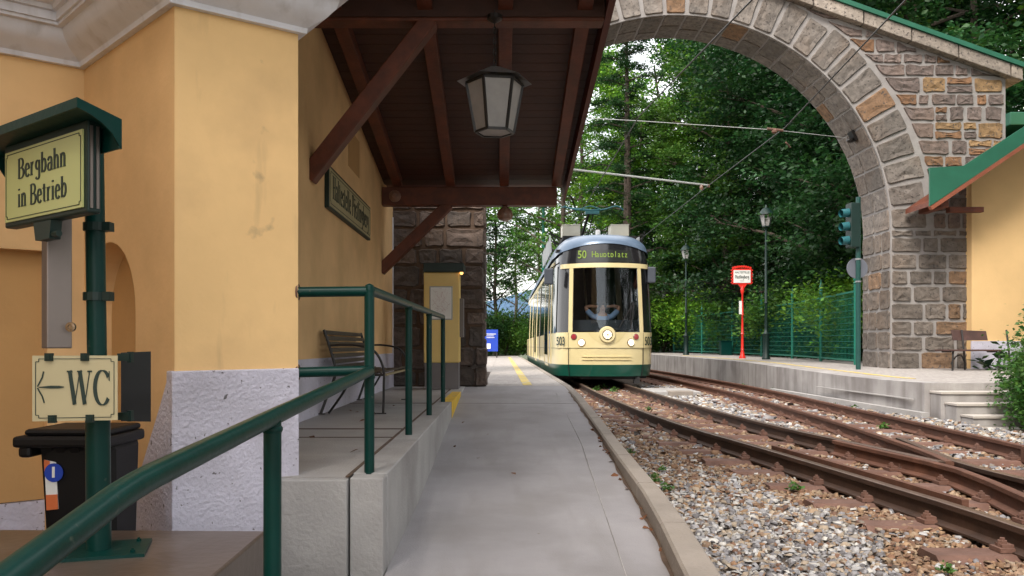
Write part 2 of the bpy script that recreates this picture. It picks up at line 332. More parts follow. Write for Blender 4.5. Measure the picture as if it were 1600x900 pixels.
def letters(mb, text, P, U, V, N, h, wx=1.0, thick=.15, thin=.05, d=.0015, gap=.02):
    P, U, V, N = Vector(P), Vector(U), Vector(V), Vector(N); x = 0
    def q(x0, y): return P + U * (x0 * h * wx) + V * (y * h)
    for ch in text:
        w, strokes, serifs = GL[ch]
        for st in strokes:
            L_, Rr = [], []
            for i, p in enumerate(st):
                a = st[max(i - 1, 0)]; b = st[min(i + 1, len(st) - 1)]; dx, dy = b[0] - a[0], b[1] - a[1]; l = math.hypot(dx, dy) or 1; dx /= l; dy /= l
                wd = (thin + (thick - thin) * abs(dy) ** 1.3) / 2
                if ch == 'W' and (st[0][1] < st[-1][1]): wd = thin * .6
                if ch == '<': wd = (.012, .040, .045, .012)[i] if st[0][0] == .85 else .02
                if ch in 'CW' and len(st) == 2 and ch == 'C': wd = .02
                L_.append((p[0] - dy * wd, p[1] + dx * wd)); Rr.append((p[0] + dy * wd, p[1] - dx * wd))
            n = len(st); vs = [q(x + a[0], a[1]) for a in L_] + [q(x + a[0], a[1]) for a in Rr]; vs += [v + N * d for v in vs]
            fs = []
            for i in range(n - 1):
                fs += [(2 * n + i, 2 * n + i + 1, 3 * n + i + 1, 3 * n + i), (i, 2 * n + i, 2 * n + i + 1, i + 1), (n + i, n + i + 1, 3 * n + i + 1, 3 * n + i)]
            mb.add(vs, fs)
        for (sx, sy, sw) in serifs:
            y0, y1 = (sy, sy + .045) if sy < .1 else (sy - .045, sy)
            mb.prism([q(x + sx - sw / 2, y0), q(x + sx + sw / 2, y0), q(x + sx + sw / 2, y1), q(x + sx - sw / 2, y1)], N * d * 1.02)
        x += w + gap
    return x * h * wx
def textwidth(text, h, wx, gap=.02): return sum(GL[c][0] + gap for c in text) * h * wx
def bfont(name, text, P, U, V, h, m, parent, wx=1.0, depth=.001, center=True, bold=0):     # plain sans letters
    cu = bpy.data.curves.new(name, 'FONT'); cu.body = text; cu.size = h * 1.4; cu.extrude = depth; cu.offset = bold
    cu.align_x = 'CENTER' if center else 'LEFT'; cu.align_y = 'CENTER'
    ob = bpy.data.objects.new(name, cu); COL.objects.link(ob)
    dg = bpy.context.evaluated_depsgraph_get(); me = bpy.data.meshes.new_from_object(ob.evaluated_get(dg))
    bpy.data.objects.remove(ob); me.name = name
    U, V, P = Vector(U), Vector(V), Vector(P); N = U.cross(V); off = worldloc(parent)
    for v in me.vertices:
        c = v.co.copy(); v.co = P - off + U * (c.x * wx) + V * c.y + N * c.z
    me.materials.clear(); me.materials.append(m)
    o = bpy.data.objects.new(name, me); COL.objects.link(o); o.parent = parent; return o
def border(mb, P, U, V, N, w, h, ins, t, d=.0012, notch=.012):
    P, U, V, N = Vector(P), Vector(U), Vector(V), Vector(N)
    x0, x1, y0, y1 = ins, w - ins, ins, h - ins; k = notch
    pts = [(x0 + k, y0), (x1 - k, y0), (x1 - k, y0 + k), (x1, y0 + k), (x1, y1 - k), (x1 - k, y1 - k), (x1 - k, y1), (x0 + k, y1), (x0 + k, y1 - k), (x0, y1 - k), (x0, y0 + k), (x0 + k, y0 + k)]
    for a, b in zip(pts, pts[1:] + pts[:1]):
        mb.beam(P + U * a[0] + V * a[1] + N * d / 2, P + U * b[0] + V * b[1] + N * d / 2, t, d, up=N)

# ---------------------------------------------------------------- stonework
rs = random.Random(5)
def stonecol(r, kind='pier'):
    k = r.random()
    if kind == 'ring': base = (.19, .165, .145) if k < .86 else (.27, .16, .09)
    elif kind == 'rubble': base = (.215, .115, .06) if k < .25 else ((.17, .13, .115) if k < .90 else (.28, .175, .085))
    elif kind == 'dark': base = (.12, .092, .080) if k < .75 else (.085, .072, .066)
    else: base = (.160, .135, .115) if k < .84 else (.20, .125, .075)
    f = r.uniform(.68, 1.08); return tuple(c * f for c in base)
def block(mb, quad, N, d, r, kind, joint=.018, jit=.008):
    N = Vector(N); Q = [Vector(p) for p in quad]; c = sum(Q, Vector()) / 4; per = []
    for a, b in zip(Q, Q[1:] + Q[:1]):
        for t in (0, .12, .5, .88):
            per.append((a.lerp(b, t), t == 0, (b - a)))
    n = len(per); q1 = []; rnd = min((Q[1] - Q[0]).length, (Q[2] - Q[1]).length)
    for p, corner, e in per:
        inn = (c - p); k = joint + (rnd * (.035 if kind == 'ring' else .09) if corner else 0); tang = N.cross(e).normalized(); tang = tang if tang.dot(inn) > 0 else -tang
        q1.append(p + (inn.normalized() * k * 1.2 if corner else tang * joint) + tang * r.uniform(-jit, jit))
    q2 = [p + (c - p).normalized() * d * .8 + N * d * r.uniform(.75, 1.15) for p in q1]
    q3 = [p.lerp(c, .45) + N * d * r.uniform(-.1, .45) for p in q2[::2]]; m_ = len(q3)
    cc = sum(q2, Vector()) / n + N * d * r.uniform(.0, .4)
    vs = [p - N * .02 for p in q1] + q2 + q3 + [cc]; col = stonecol(r, kind); fs = []
    for i in range(n): fs.append((i, (i + 1) % n, n + (i + 1) % n, n + i))
    for i in range(m_): a = n + 2 * i; fs += [(a, a + 1, 2 * n + i), (a + 1, n + (2 * i + 2) % n, 2 * n + (i + 1) % m_, 2 * n + i), (2 * n + i, 2 * n + (i + 1) % m_, 2 * n + m_)]
    mb.add(vs, fs, col)
def coursed(mb, O, U, N, w, h, r, kind, rh=(.38, .5), rw=(.4, .95), inside=None, joint=.02, d=.022, rows=None):
    joint = joint * .8
    O, U, N = Vector(O), Vector(U), Vector(N); Z = Vector((0, 0, 1)); z = 0; i = 0
    while z < h - .05:
        hh = r.uniform(*rh) if rows is None else rows[i % len(rows)]
        hh = min(hh, h - z)
        if h - z - hh < .12: hh = h - z
        x = 0
        while x < w - .02:
            ww = r.uniform(*rw)
            if w - x - ww < rw[0] * .6: ww = w - x
            ok = True
            if inside: ok = all(inside(x + a * ww, z + b * hh) for a in (0, .5, 1) for b in (0, .5, 1))
            if ok: block(mb, [O + U * x + Z * z, O + U * (x + ww) + Z * z, O + U * (x + ww) + Z * (z + hh), O + U * x + Z * (z + hh)], N, d, r, kind, joint)
            elif inside:                                    # fill the ragged edges with smaller stones
                def fill(x0, x1, z0, z1, dep):
                    if all(inside(p, q) for p in (x0, x1) for q in (z0, z1)): block(mb, [O + U * x0 + Z * z0, O + U * x1 + Z * z0, O + U * x1 + Z * z1, O + U * x0 + Z * z1], N, d * .8, r, kind, joint * (.75 if dep > 1 else 1))
                    elif dep < 5 and max(x1 - x0, z1 - z0) > .24:
                        if x1 - x0 > (z1 - z0) * 1.1: xm = x0 + (x1 - x0) * r.uniform(.4, .6); fill(x0, xm, z0, z1, dep + 1); fill(xm, x1, z0, z1, dep + 1)
                        else: zm = z0 + (z1 - z0) * r.uniform(.4, .6); fill(x0, x1, z0, zm, dep + 1); fill(x0, x1, zm, z1, dep + 1)
                fill(x, x + ww, z, z + hh, 0)
            x += ww
        z += hh; i += 1
#@@SETTING
# ---------------------------------------------------------------- ground, platforms, ramp
m = MB(); m.bb(-900, 900, -300, 1500, -1.0, -.5); tag(m.build('ground', M['earth']), kind='structure')
m = MB(); m.bb(.6, 9, -3, 60, -.49, -.175); tag(m.build('track_bed', M['bed']), kind='structure')
KO = [(1, .72), (2, .775), (3.16, .850), (4.0, .905), (4.76, .938), (6.5, .955), (8, .965)]; KW = [(2, .155), (3.2, .142), (5, .118), (7, .107)]
def KI(y): return interp(KO, y) - interp(KW, y)            # inner edge of the kerb
RZ = [(1.0, -.15), (2, -.15), (3.5, -.14), (5.0, -.095), (6.0, -.03), (6.8, .03), (7.6, .08), (8.2, .12), (9.2, .19), (10.2, .245), (11.4, .28)]
m = MB(); ys = [-2] + [1 + .26 * i for i in range(41)]
prof = [Vector((-.5, y, interp(RZ, y))) for y in ys]
nr = len(prof); right = [Vector((KI(p.y) + .03, p.y, p.z)) for p in prof]
m.add(prof + right, [(i, i + 1, nr + i + 1, nr + i) for i in range(nr - 1)]); tag(m.build('ramp_path', M['ramp']), kind='structure')
m = MB()
for y in (9.2,): m.beam((-.495, y, interp(RZ, y) + .002), (.845, y, interp(RZ, y) + .0005), .004, .002)
m.beam((.50, 1.0, -.148), (.53, 3.5, -.138), .004, .004); m.beam((.53, 3.5, -.138), (.60, 5.0, -.093), .004, .004); m.beam((.60, 5, -.093), (.66, 6.8, .032), .004, .004); m.beam((.66, 6.8, .032), (.68, 10.2, .247), .004, .004)
tag(m.build('ramp_joints', M['stained']), kind='structure')
m = MB(); rd = random.Random(12)
pts_ = [1.5 + .1 * i for i in range(90)]
for a_, b_ in zip(pts_, pts_[1:]):
    wa = .012 + .018 * abs(math.sin(a_ * 3.1) * math.sin(a_ * 7.7 + 1)); wb_ = .012 + .018 * abs(math.sin(b_ * 3.1) * math.sin(b_ * 7.7 + 1)); za, zb_ = interp(RZ, a_) + .003, interp(RZ, b_) + .003
    m.add([(KI(a_) - wa, a_, za), (KI(a_) + .002, a_, za), (KI(b_) + .002, b_, zb_), (KI(b_) - wb_, b_, zb_)], [(0, 1, 2, 3)])
tag(m.build('gutter_dirt', M['joint']), kind='structure')
KZ = [(1, -.05), (3.2, -.04), (4.8, .0), (6.5, .06), (8.3, .155), (10, .25), (11.4, .284), (40, .284)]
def KP(y, z, c):
    w0, w1 = KI(y), interp(KO, y); return [Vector((w0, y, z - .45)), Vector((w0, y, z - c)), Vector((w0 + c, y, z)), Vector((w1 - c, y, z)), Vector((w1, y, z - c)), Vector((w1, y, z - .45))]
m = MB(); rk = random.Random(3)
yy = -1.0
while yy < 40:
    y2 = yy + 1.0 - .012; n = 4
    for k in range(n):
        a, b = yy + (y2 - yy) * k / n, yy + (y2 - yy) * (k + 1) / n
        w0 = .858; w1 = .965
        def kx(y, base): return base + (0 if y < 11 else .0)
        za, zb = interp(KZ, a), interp(KZ, b); c = .012
        P = lambda y, z, w0=None, w1=None: KP(y, z, c)
        PX = lambda y, z: [Vector((w0, y, z - .45)), Vector((w0, y, z - c)), Vector((w0 + c, y, z)), Vector((w1 - c, y, z)), Vector((w1, y, z - c)), Vector((w1, y, z - .45))]
        A, B_ = P(a, za), P(b, zb); m.add(A + B_, [(i, i + 6, (i + 1) % 6 + 6, (i + 1) % 6) for i in range(6)] + [(0, 1, 2, 3, 4, 5), (6, 7, 8, 9, 10, 11)])
    yy += 1.0
tag(m.build('kerb', M['kerb']), kind='structure')
m = MB(); m.bb(-.235, .855, 11.404, 80, -.4, .28); m.bb(-8, -.24, 17.6, 80, -.4, .279); tag(m.build('far_platform', M['cobble']), kind='structure')
m = MB(); m.bb(.30, .43, 11.6, 40, .2805, .285); tag(m.build('platform_line', M['faded_yellow']), kind='structure')
m = MB(); m.bb(-8, .9, 45, 90, .284, .29); tag(m.build('grass_verge', M['earth']), kind='structure')

# left raised platform with its retaining edge
m = MB(); m.bb(-1.52, -.66, 3.52, 11.4, -.3, .276)
tag(m.build('left_platform', M['concrete']), kind='structure')
m = MB(); m.bb(-.655, -.5, 3.60, 11.4, -.3, .28); m.bb(-.648, -.505, 3.49, 3.596, -.4, .276); m.bb(-.98, -.655, 3.46, 3.515, -.4, .272)
tag(m.build('platform_edge', mat('edge_concrete', (.36, .35, .345), .88, var=.14, vscale=2.5, bump=.4, bscale=60, dirt=((.16, .145, .14), 1.5, .48, .8, .7)), bevel=.006), kind='structure')
m = MB(); m.bb(-.668, -.652, 3.5, 11.3, .2765, .2822); m.bb(-1.5, -.67, 5.52, 5.56, .2765, .279); m.bb(-1.5, -.67, 5.02, 5.035, .2765, .279); m.bb(-1.5, -.67, 8.0, 8.02, .2765, .279)
tag(m.build('platform_joints', M['joint']), kind='structure')
m = MB(); m.prism([(-.4985, 8.15, .282), (-.4985, 9.9, .282), (-.4985, 9.9, .225), (-.4985, 8.15, .118)], (.003, 0, 0)); m.bb(-.6, -.4985, 8.15, 9.9, .2812, .2835)
tag(m.build('yellow_edge_marking', M['yellow']), kind='structure')

# right platform
PR = [(5.53, 10.7, .35), (5.50, 12.8, .35), (5.72, 17, .40), (6.08, 21.3, .43), (6.0, 30, .477), (5.7, 42, .50)]
m = MB(); L_ = [Vector(p) for p in catmull(PR, 5)]
vs = []; fs = []
for p in L_: vs += [p, Vector((18, p.y, p.z))]
for i in range(len(L_) - 1): fs.append((2 * i, 2 * i + 1, 2 * i + 3, 2 * i + 2))
m.add(vs, fs); tag(m.build('right_platform', M['cobble']), kind='structure')
m = MB()
for i in range(len(L_) - 1):
    a, b = L_[i], L_[i + 1]
    m.add([a, a + Vector((.28, 0, .004)), b + Vector((.28, 0, .004)), b, a + Vector((-.02, 0, .004)), b + Vector((-.02, 0, .004)), a + Vector((-.02, 0, -.85)), b + Vector((-.02, 0, -.85))], [(4, 1, 2, 5), (6, 4, 5, 7)])
m.add([L_[0] + Vector((-.02, 0, .004)), L_[0] + Vector((.28, 0, .004)), L_[0] + Vector((.28, 0, -.8)), L_[0] + Vector((-.02, 0, -.8))], [(0, 1, 2, 3)])
m.bb(5.50, 8.2, 10.66, 10.72, -.4, .352)
tag(m.build('right_platform_edge', M['stained'], fix=False), kind='structure')
m = MB(); m.bb(5.38, 5.478, 10.5, 16.5, -.4, -.02); m.bb(5.44, 5.478, 10.9, 14.2, .12, .135)
tag(m.build('platform_footing', M['concrete']), kind='structure')
m = MB()
for a, b in zip(L_[:-1], L_[1:]):
    if 12 < a.y < 30: m.beam(a + Vector((.62, 0, .004)), b + Vector((.62, 0, .004)), .13, .004)
tag(m.build('right_platform_line', M['faded_yellow']), kind='structure')
# hillside behind the right fence
m = MB(); nx, ny = 26, 40; vs = []; fs = []
for j in range(ny):
    for i in range(nx):
        x = 8.6 + i * 1.6; y = 14 + j * 3.2; z = .2 + max(0, x - 9.6) * .42 + max(0, y - 46) * .12 + rs.uniform(-.15, .15) * (i > 1)
        vs.append((x, y, min(z, 22)))
for j in range(ny - 1):
    for i in range(nx - 1): a = j * nx + i; fs.append((a, a + 1, a + nx + 1, a + nx))
m.add(vs, fs); tag(m.build('hillside', M['forest'], smooth=True), kind='structure')
m = MB(); vs = []; fs = []
for i in range(41):
    x = -700 + i * 35; h = 26 + 22 * math.sin(i * .31 + 1) + 9 * math.sin(i * .9)
    vs += [(x, 900, -5), (x, 1000, max(8, h + 22)), (x, 1150, -5)]
for i in range(40): fs += [(3 * i, 3 * i + 3, 3 * i + 4, 3 * i + 1), (3 * i + 1, 3 * i + 4, 3 * i + 5, 3 * i + 2)]
m.add(vs, fs); tag(m.build('hills', M['farhill_haze'], smooth=True), kind='structure')

# concrete steps down from the right platform (one flight is one thing)
st = thing('platform_steps', (6.2, 10.2, -.2), 'flight of worn concrete steps at the near end of the right-hand platform', 'steps')
for k in range(1, 5):
    m = MB(); y1 = 10.66 - .27 * (k - 1); z = .35 - .13 * k; m.bb(5.52 + .05 * k, 6.9, y1 - .27, y1 - .002, -.45, z); sp__ = m.build('step', M['stained'], st, bevel=.008); m = MB(); m.bb(5.51 + .05 * k, 6.9, y1 - .29, y1 - .004, z + .002, z + .035); m.build('tread', mat('tread_%d' % k, (.46, .42, .38), .85, var=.12, vscale=4, bump=.3), sp__, bevel=.006)
m = MB(); m.bb(5.98, 7.3, 8.9, 9.35, -.5, .12); tag(m.build('low_wall', M['stained'], bevel=.01), 'low stained concrete wall under the leafy bush at the right edge', 'wall')

# ---------------------------------------------------------------- tracks
A1 = [(1.2, 2.40), (3.8, 2.42), (5, 2.33), (6, 2.23), (7, 2.12), (8.2, 1.97), (9.5, 1.87), (11, 1.80), (14, 1.74), (17, 1.74), (24, 1.80), (42, 1.83)]
A2 = [(x, v + .96) for x, v in A1]
B1 = [(4.7, 3.0), (5.8, 3.22), (6.69, 3.41), (8.9, 3.70), (10.8, 3.87), (15.6, 4.20), (25, 4.34), (42, 4.2)]
B2 = [(1.2, 3.3), (3.8, 3.88), (5, 4.12), (6.89, 4.39), (8.57, 4.54), (11.3, 4.76), (17.3, 5.18), (25, 5.28), (42, 5.15)]
def path(tab, y0, y1, off=0, step=.35):
    cm = catmull([(v, y, 0) for y, v in tab], 10); pts = [(p.y, p.x) for p in cm]
    n = max(2, int((y1 - y0) / step)); return [(interp(pts, y0 + (y1 - y0) * i / n) + off, y0 + (y1 - y0) * i / n, 0) for i in range(n + 1)]
RAILP = [(-.055, -.13), (.055, -.13), (.055, -.118), (.012, -.102), (.008, -.04), (.030, -.030), (.030, -.004), (-.030, -.004), (-.030, -.030), (-.008, -.04), (-.012, -.102), (-.055, -.118)]
SLY = [2.6 + .62 * i for i in range(36)]
def rail(pts, label, m_, group, clips=True, top=True, ymax=16):
    t = thing('rail', (pts[0][0], pts[0][1], -.13), label, 'rail', group)
    b = MB(); b.sweep(pts, RAILP); b.build('rail_bar', m_, t, smooth=True, angle=30)
    h = MB(); h.sweep(pts, [(-.028, -.0035), (.028, -.0035), (.022, 0), (-.022, 0)]); h.build('rail_head', M['rail_top'] if top else m_, t)
    if clips:
        tab = [(p[1], p[0]) for p in pts]
        for y in SLY:
            if pts[0][1] < y < min(ymax, pts[-1][1]):
                x = interp(tab, y)
                for s in (-1, 1):
                    c = MB(); c.box((x + s * .072, y, -.112), (.07, .09, .02)); c.box((x + s * .062, y, -.096), (.055, .06, .018))
                    c.lathe((x + s * .072, y, -.10), [(.022, 0), (.022, .028), (.012, .0285), (.012, .040)], 6); c.build('rail_clip', M['rust'] if s < 0 else m_, t)
    return t
RG = 'rails of the two tracks'
rail(path(A1, 1.3, 42), 'dark worn rail nearest the kerb, running full length towards the tram', M['rail'], RG)
rail(path(A2, 5.95, 42), 'dark rail under the right wheels of the tram, ending at the crossing point', M['rail'], RG)
rail(path(B1, 5.95, 42), 'red rusty rail, left one of the empty track, running into the crossing point', M['rail_red'], RG, top=False)
rail(path(B2, 1.3, 42), 'red rusty rail closest to the right-hand platform', M['rail_red'], RG, top=False)
rail([(2.97, 7.3, 0), (3.01, 6.9, 0), (3.06, 6.45, 0), (3.12, 6.0, 0), (3.13, 5.6, 0), (3.05, 5.1, 0), (2.92, 4.5, 0), (2.6, 3.2, 0), (2.2, 1.6, 0)][::-1], 'thick brown wing rail bending away in front of the crossing point', M['rail_red'], RG, top=False)
rail([(3.64, 7.5, 0), (3.52, 6.9, 0), (3.41, 6.4, 0), (3.32, 5.95, 0), (3.30, 5.6, 0), (3.31, 5.2, 0), (3.36, 4.4, 0), (3.38, 3.0, 0), (3.38, 1.6, 0)][::-1], 'slim wing rail beyond the crossing point leaving the frame on the right', M['rail'], RG)
m = MB(); g = [(interp(A1, y) + .115, y, .012) for y in [4.4 + .2 * i for i in range(13)]]; m.sweep(g, [(-.02, -.1), (.02, -.1), (.02, 0), (-.02, 0)])
tag(m.build('guard_rail', M['rail_red']), 'short brown guard rail close beside the rail nearest the kerb', 'guard rail')
m = MB(); g = [(interp(B2, y) - .13, y, .03) for y in [3.6 + .3 * i for i in range(11)]]; m.sweep(g, [(-.035, -.12), (.035, -.12), (.035, 0), (-.035, 0)])
tag(m.build('guard_rail', M['rail_red']), 'thick red guard rail beside the rail closest to the right platform', 'guard rail')
def ORD(i):
    a = ['first', 'second', 'third', 'fourth', 'fifth', 'sixth', 'seventh', 'eighth', 'ninth', 'tenth', 'eleventh', 'twelfth', 'thirteenth', 'fourteenth', 'fifteenth', 'sixteenth', 'seventeenth', 'eighteenth', 'nineteenth', 'twentieth']
    t = {20: 'twenty', 30: 'thirty', 40: 'forty'}
    return a[i] if i < 20 else ('thirtieth' if i + 1 == 30 else t[(i + 1) // 10 * 10] + '-' + a[(i + 1) % 10 - 1])
for i, y in enumerate(SLY):
    long_ = y < 9.3
    x0 = interp(A1, y) - .42; x1 = (interp(B2, y) + .45) if long_ else interp(A2, y) + .42
    for (a, b) in ([(x0, x1)] if long_ else [(x0, x1), (interp(B1, y) - .40, interp(B2, y) + .40)]):
        if b - a < .3: continue
        c = MB(); w = .12; ang = .05
        c.prism([(a, y - w, -.165), (a, y - w * .6, -.125), (a, y + w * .6, -.125), (a, y + w, -.165)], (b - a, -(b - a) * ang * .3, 0))
        where = 'spanning both tracks' if long_ else ('under the tram track' if a == x0 else 'under the empty right track')
        tag(c.build('sleeper', M['rust']), 'rusty steel sleeper %s, %s row from camera' % (where, ORD(i)), 'sleeper', 'steel sleepers')

def stones(name, pts, sizes, cols, label, seed, zs=None):
    n = len(pts); r = np.random.RandomState(seed)
    base = np.array([[-1, -1, -.6], [1, -1, -.7], [1, 1, -.6], [-1, 1, -.7], [-.7, -.8, .6], [.8, -.6, .5], [.7, .8, .6], [-.8, .6, .5]], dtype=float)
    faces = np.array([[4, 5, 6, 7], [0, 1, 5, 4], [1, 2, 6, 5], [2, 3, 7, 6], [3, 0, 4, 7]])
    V = base[None] * (1 + r.uniform(-.55, .5, (n, 8, 3)))
    V *= (np.array(sizes)[:, None, None] * r.uniform(.45, 1.3, (n, 1, 3)) * np.array([1.1, 1.0, .75]))
    a = r.uniform(0, 6.28, n); b_ = r.normal(0, .45, n); ca, sa, cb, sb = np.cos(a), np.sin(a), np.cos(b_), np.sin(b_)
    x, y, z = V[..., 0], V[..., 1], V[..., 2]; y, z = y * cb[:, None] - z * sb[:, None], y * sb[:, None] + z * cb[:, None]
    x, y = x * ca[:, None] - y * sa[:, None], x * sa[:, None] + y * ca[:, None]
    V = np.stack([x, y, z], -1) + np.array(pts)[:, None, :]
    me = bpy.data.meshes.new(name); nf = len(faces)
    me.vertices.add(n * 8); me.vertices.foreach_set('co', V.reshape(-1))
    idx = (faces[None] + (np.arange(n) * 8)[:, None, None]).reshape(-1)
    me.loops.add(len(idx)); me.loops.foreach_set('vertex_index', idx.astype(np.int32))
    me.polygons.add(n * nf); me.polygons.foreach_set('loop_start', np.arange(0, n * nf * 4, 4, dtype=np.int32)); me.polygons.foreach_set('loop_total', np.full(n * nf, 4, dtype=np.int32))
    me.update(calc_edges=True)
    ca_ = me.color_attributes.new('tint', 'FLOAT_COLOR', 'POINT'); arr = np.ones((n * 8, 4), dtype=np.float32); arr[:, :3] = np.repeat(np.array(cols), 8, axis=0); ca_.data.foreach_set('color', arr.ravel())
    me.materials.append(M['gravel']); o = bpy.data.objects.new(name, me); COL.objects.link(o)
    return tag(o, label, 'gravel', kind='stuff')
def scatter_ballast():
    r = random.Random(11); P = []; Sz = []; C = []
    def put(y0, y1, dens, s):
        n = int((y1 - y0) * 4.9 * dens)
        for _ in range(n):
            y = r.uniform(y0, y1); x = r.uniform(.80, 6.2)
            if x / y > .70 or x > 5.42 or x < interp(KO, y) + .008: continue
            a1, a2, b1, b2 = interp(A1, y), interp(A2, y), interp(B1, y) if y > 5 else interp(A2, y), interp(B2, y)
            dr = min(abs(x - a1), abs(x - a2), abs(x - b1), abs(x - b2))
            if dr < .045: continue
            k = r.random(); nz = math.sin(x * 3.1 + y * 1.7) * .5 + math.sin(y * 4.1 - x * 2.3) * .5
            rusty = (x > a1 - .50 + .20 * nz and x < a2 + .15) or (dr < .28)
            pr = .86 if rusty else (.14 + .14 * max(0, nz) + max(0, min(.5, (y - 5) * .22)))
            if y > 9 and x < a1: pr = .75
            if x > a2 + .15 and not dr < .2: pr = .12
            if b1 + .1 < x < b2 - .1: pr = .35
            # sleepers show through
            sy = (y - 2.6) / .62; fsy = abs(sy - round(sy)) * .62
            z = -.160 + r.uniform(-.010, .022) + .012 * nz
            if x > b2 + .25: z += min(.10, (x - b2 - .25) * .14)
            if fsy < .10 and (a1 - .44 < x < (b2 + .4 if y < 9.3 else a2 + .4)): 
                if r.random() < (.78 if x < a1 or abs(math.sin(round(sy) * 12.9)) > .5 else .45): continue
            elif a1 < x < a2 or b1 < x < b2: z -= .006
            if r.random() < pr: c = r.choice([(.24, .14, .08), (.20, .105, .062), (.30, .19, .11), (.14, .075, .048), (.27, .18, .12), (.35, .25, .165)])
            else: c = r.choice([(.30, .29, .30), (.42, .41, .41), (.22, .21, .22), (.50, .48, .45), (.35, .28, .21), (.16, .15, .155), (.28, .24, .20)])
            f = r.uniform(.72, 1.06); P.append((x, y, z)); Sz.append(s * r.uniform(.6, 1.35)); C.append(tuple(v * f for v in c))
    put(2.3, 4.2, 2900, .0125); put(4.2, 7, 1900, .0155); put(7, 11, 800, .023); put(11, 20, 300, .037)
    stones('ballast', P, Sz, C, 'loose crushed grey and rust-brown ballast stones between kerb and rails', 4)
scatter_ballast()
#@@BUILDING
# ---------------------------------------------------------------- left building (plaster, plinth, cornice)
P0 = Vector((-1.31, 3.28, 0)); P1 = Vector((-2.06, 4.04, 0)); P2 = P1 + Vector((-.28, -.22, 0)) * 7; PR0 = Vector((-.89, 3.58, 0)); PW = Vector((-1.5, 4.43, 0))
def face_prism(mb, O, U, pts, depth):                       # pts (u, z) on the vertical plane through O along U, extruded away from its outer side
    U = Vector(U).normalized(); N = Vector((U.y, -U.x, 0))
    mb.prism([O + U * u + Vector((0, 0, z)) for u, z in pts], -N * depth); return N
bd = thing('station_building', (-1.6, 4.2, -.4), 'yellow plastered station house with rough grey plinth and pale moulded cornice', 'building')
# pilaster block: solid
m = MB(); m.prism([P0, PR0, PW, P1 + Vector((.1, .5, 0)), P1 * .5 + P0 * .5 + Vector((.35, .35, 0))], (0, 0, 2.6))
Uf = (PR0 - P0).normalized(); Nf = Vector((Uf.y, -Uf.x, 0))
m.build('pilaster', M['plaster'], bd)
lf = (P1 - P0).length; Ul = (P0 - P1).normalized()          # left face runs from P1 to P0, outside on its right
def L2(t): return lf * (1 - t)
arch_c, arch_r, arch_s = L2(.69), .33, .99
pts = [(0, -.45), (0, 2.6), (lf - .004, 2.6), (lf - .004, -.45), (arch_c + arch_r, -.45), (arch_c + arch_r, arch_s)] + [(arch_c + arch_r * math.cos(R(a)), arch_s + arch_r * math.sin(R(a))) for a in range(10, 180, 10)] + [(arch_c - arch_r, arch_s), (arch_c - arch_r, -.45)]
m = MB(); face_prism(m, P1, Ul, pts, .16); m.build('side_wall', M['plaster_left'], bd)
m = MB(); Nl = Vector((Ul.y, -Ul.x, 0)); face_prism(m, P1 - Nl * .13, Ul, [(-.05, -.45), (-.05, 1.6), (lf - .1, 1.6), (lf - .1, -.45)], .05); m.build('arched_niche', M['plaster_shade'], bd)
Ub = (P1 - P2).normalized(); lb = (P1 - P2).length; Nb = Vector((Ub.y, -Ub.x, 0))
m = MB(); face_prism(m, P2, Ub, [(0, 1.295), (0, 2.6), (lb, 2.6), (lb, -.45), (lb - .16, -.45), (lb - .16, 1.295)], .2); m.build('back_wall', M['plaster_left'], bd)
m = MB(); face_prism(m, P2 - Nb * .09, Ub, [(0, .09), (0, 1.4), (lb - .05, 1.4), (lb - .05, .09)], .08); m.build('recess', M['plaster_shade'], bd)
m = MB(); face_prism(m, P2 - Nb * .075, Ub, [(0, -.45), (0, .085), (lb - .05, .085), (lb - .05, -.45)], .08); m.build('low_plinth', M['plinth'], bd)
m = MB(); fl = (PR0 - P0).length
face_prism(m, P0 + Nf * .014 - Uf * .014, Uf, [(0, -.45), (0, .738), (fl + .014, .742), (fl + .014, -.45)], .09)
m.build('plinth', M['plinth'], bd, bevel=.006)
m = MB(); face_prism(m, P0 + Nf * .05 + Uf * (fl - .12), Uf, [(0, -.45), (0, .15), (.15, .15), (.15, -.45)], .12); m.build('plinth_foot', M['plinth'], bd, bevel=.012)
m = MB(); face_prism(m, P0 + Nl * .012 - Ul * .56, Ul, [(.0, -.45), (.11, .0), (.20, .25), (.45, .60), (.54, .738), (.558, .738), (.558, -.45)], .02); m.build('side_plinth', M['plinth'], bd)
m = MB(); prof = [(0, 2.20), (.028, 2.20), (.032, 2.222), (.055, 2.24), (.095, 2.265), (.125, 2.300), (.135, 2.335), (.160, 2.337), (.160, 2.352), (.172, 2.352), (.172, 2.392), (.190, 2.394), (.195, 2.412), (.26, 2.43), (.29, 2.47), (.29, 2.50), (.315, 2.50), (.315, 2.56), (.345, 2.575), (.36, 2.64), (.41, 2.72), (.41, 2.80), (-.1, 2.85)]
m.sweep([P2, P1, P0, PR0, PW], prof); m.build('cornice', M['cornice'], bd, smooth=True, angle=25)
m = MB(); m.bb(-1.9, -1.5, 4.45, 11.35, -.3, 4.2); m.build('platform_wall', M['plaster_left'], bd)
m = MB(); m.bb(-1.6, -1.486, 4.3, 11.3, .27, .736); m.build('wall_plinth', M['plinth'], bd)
m = MB(); m.bb(-1.502, -1.497, 8.0, 8.62, 2.60, 2.98); m.build('rafter_shadow', M['plaster_shade'], bd)  # rafter shadow on the wall, drawn as a thin box of darkened plaster
m = MB(); m.bb(-1.51, -1.488, 11.22, 11.28, .27, 2.6); m.build('corner_strip', M['cornice'], bd)

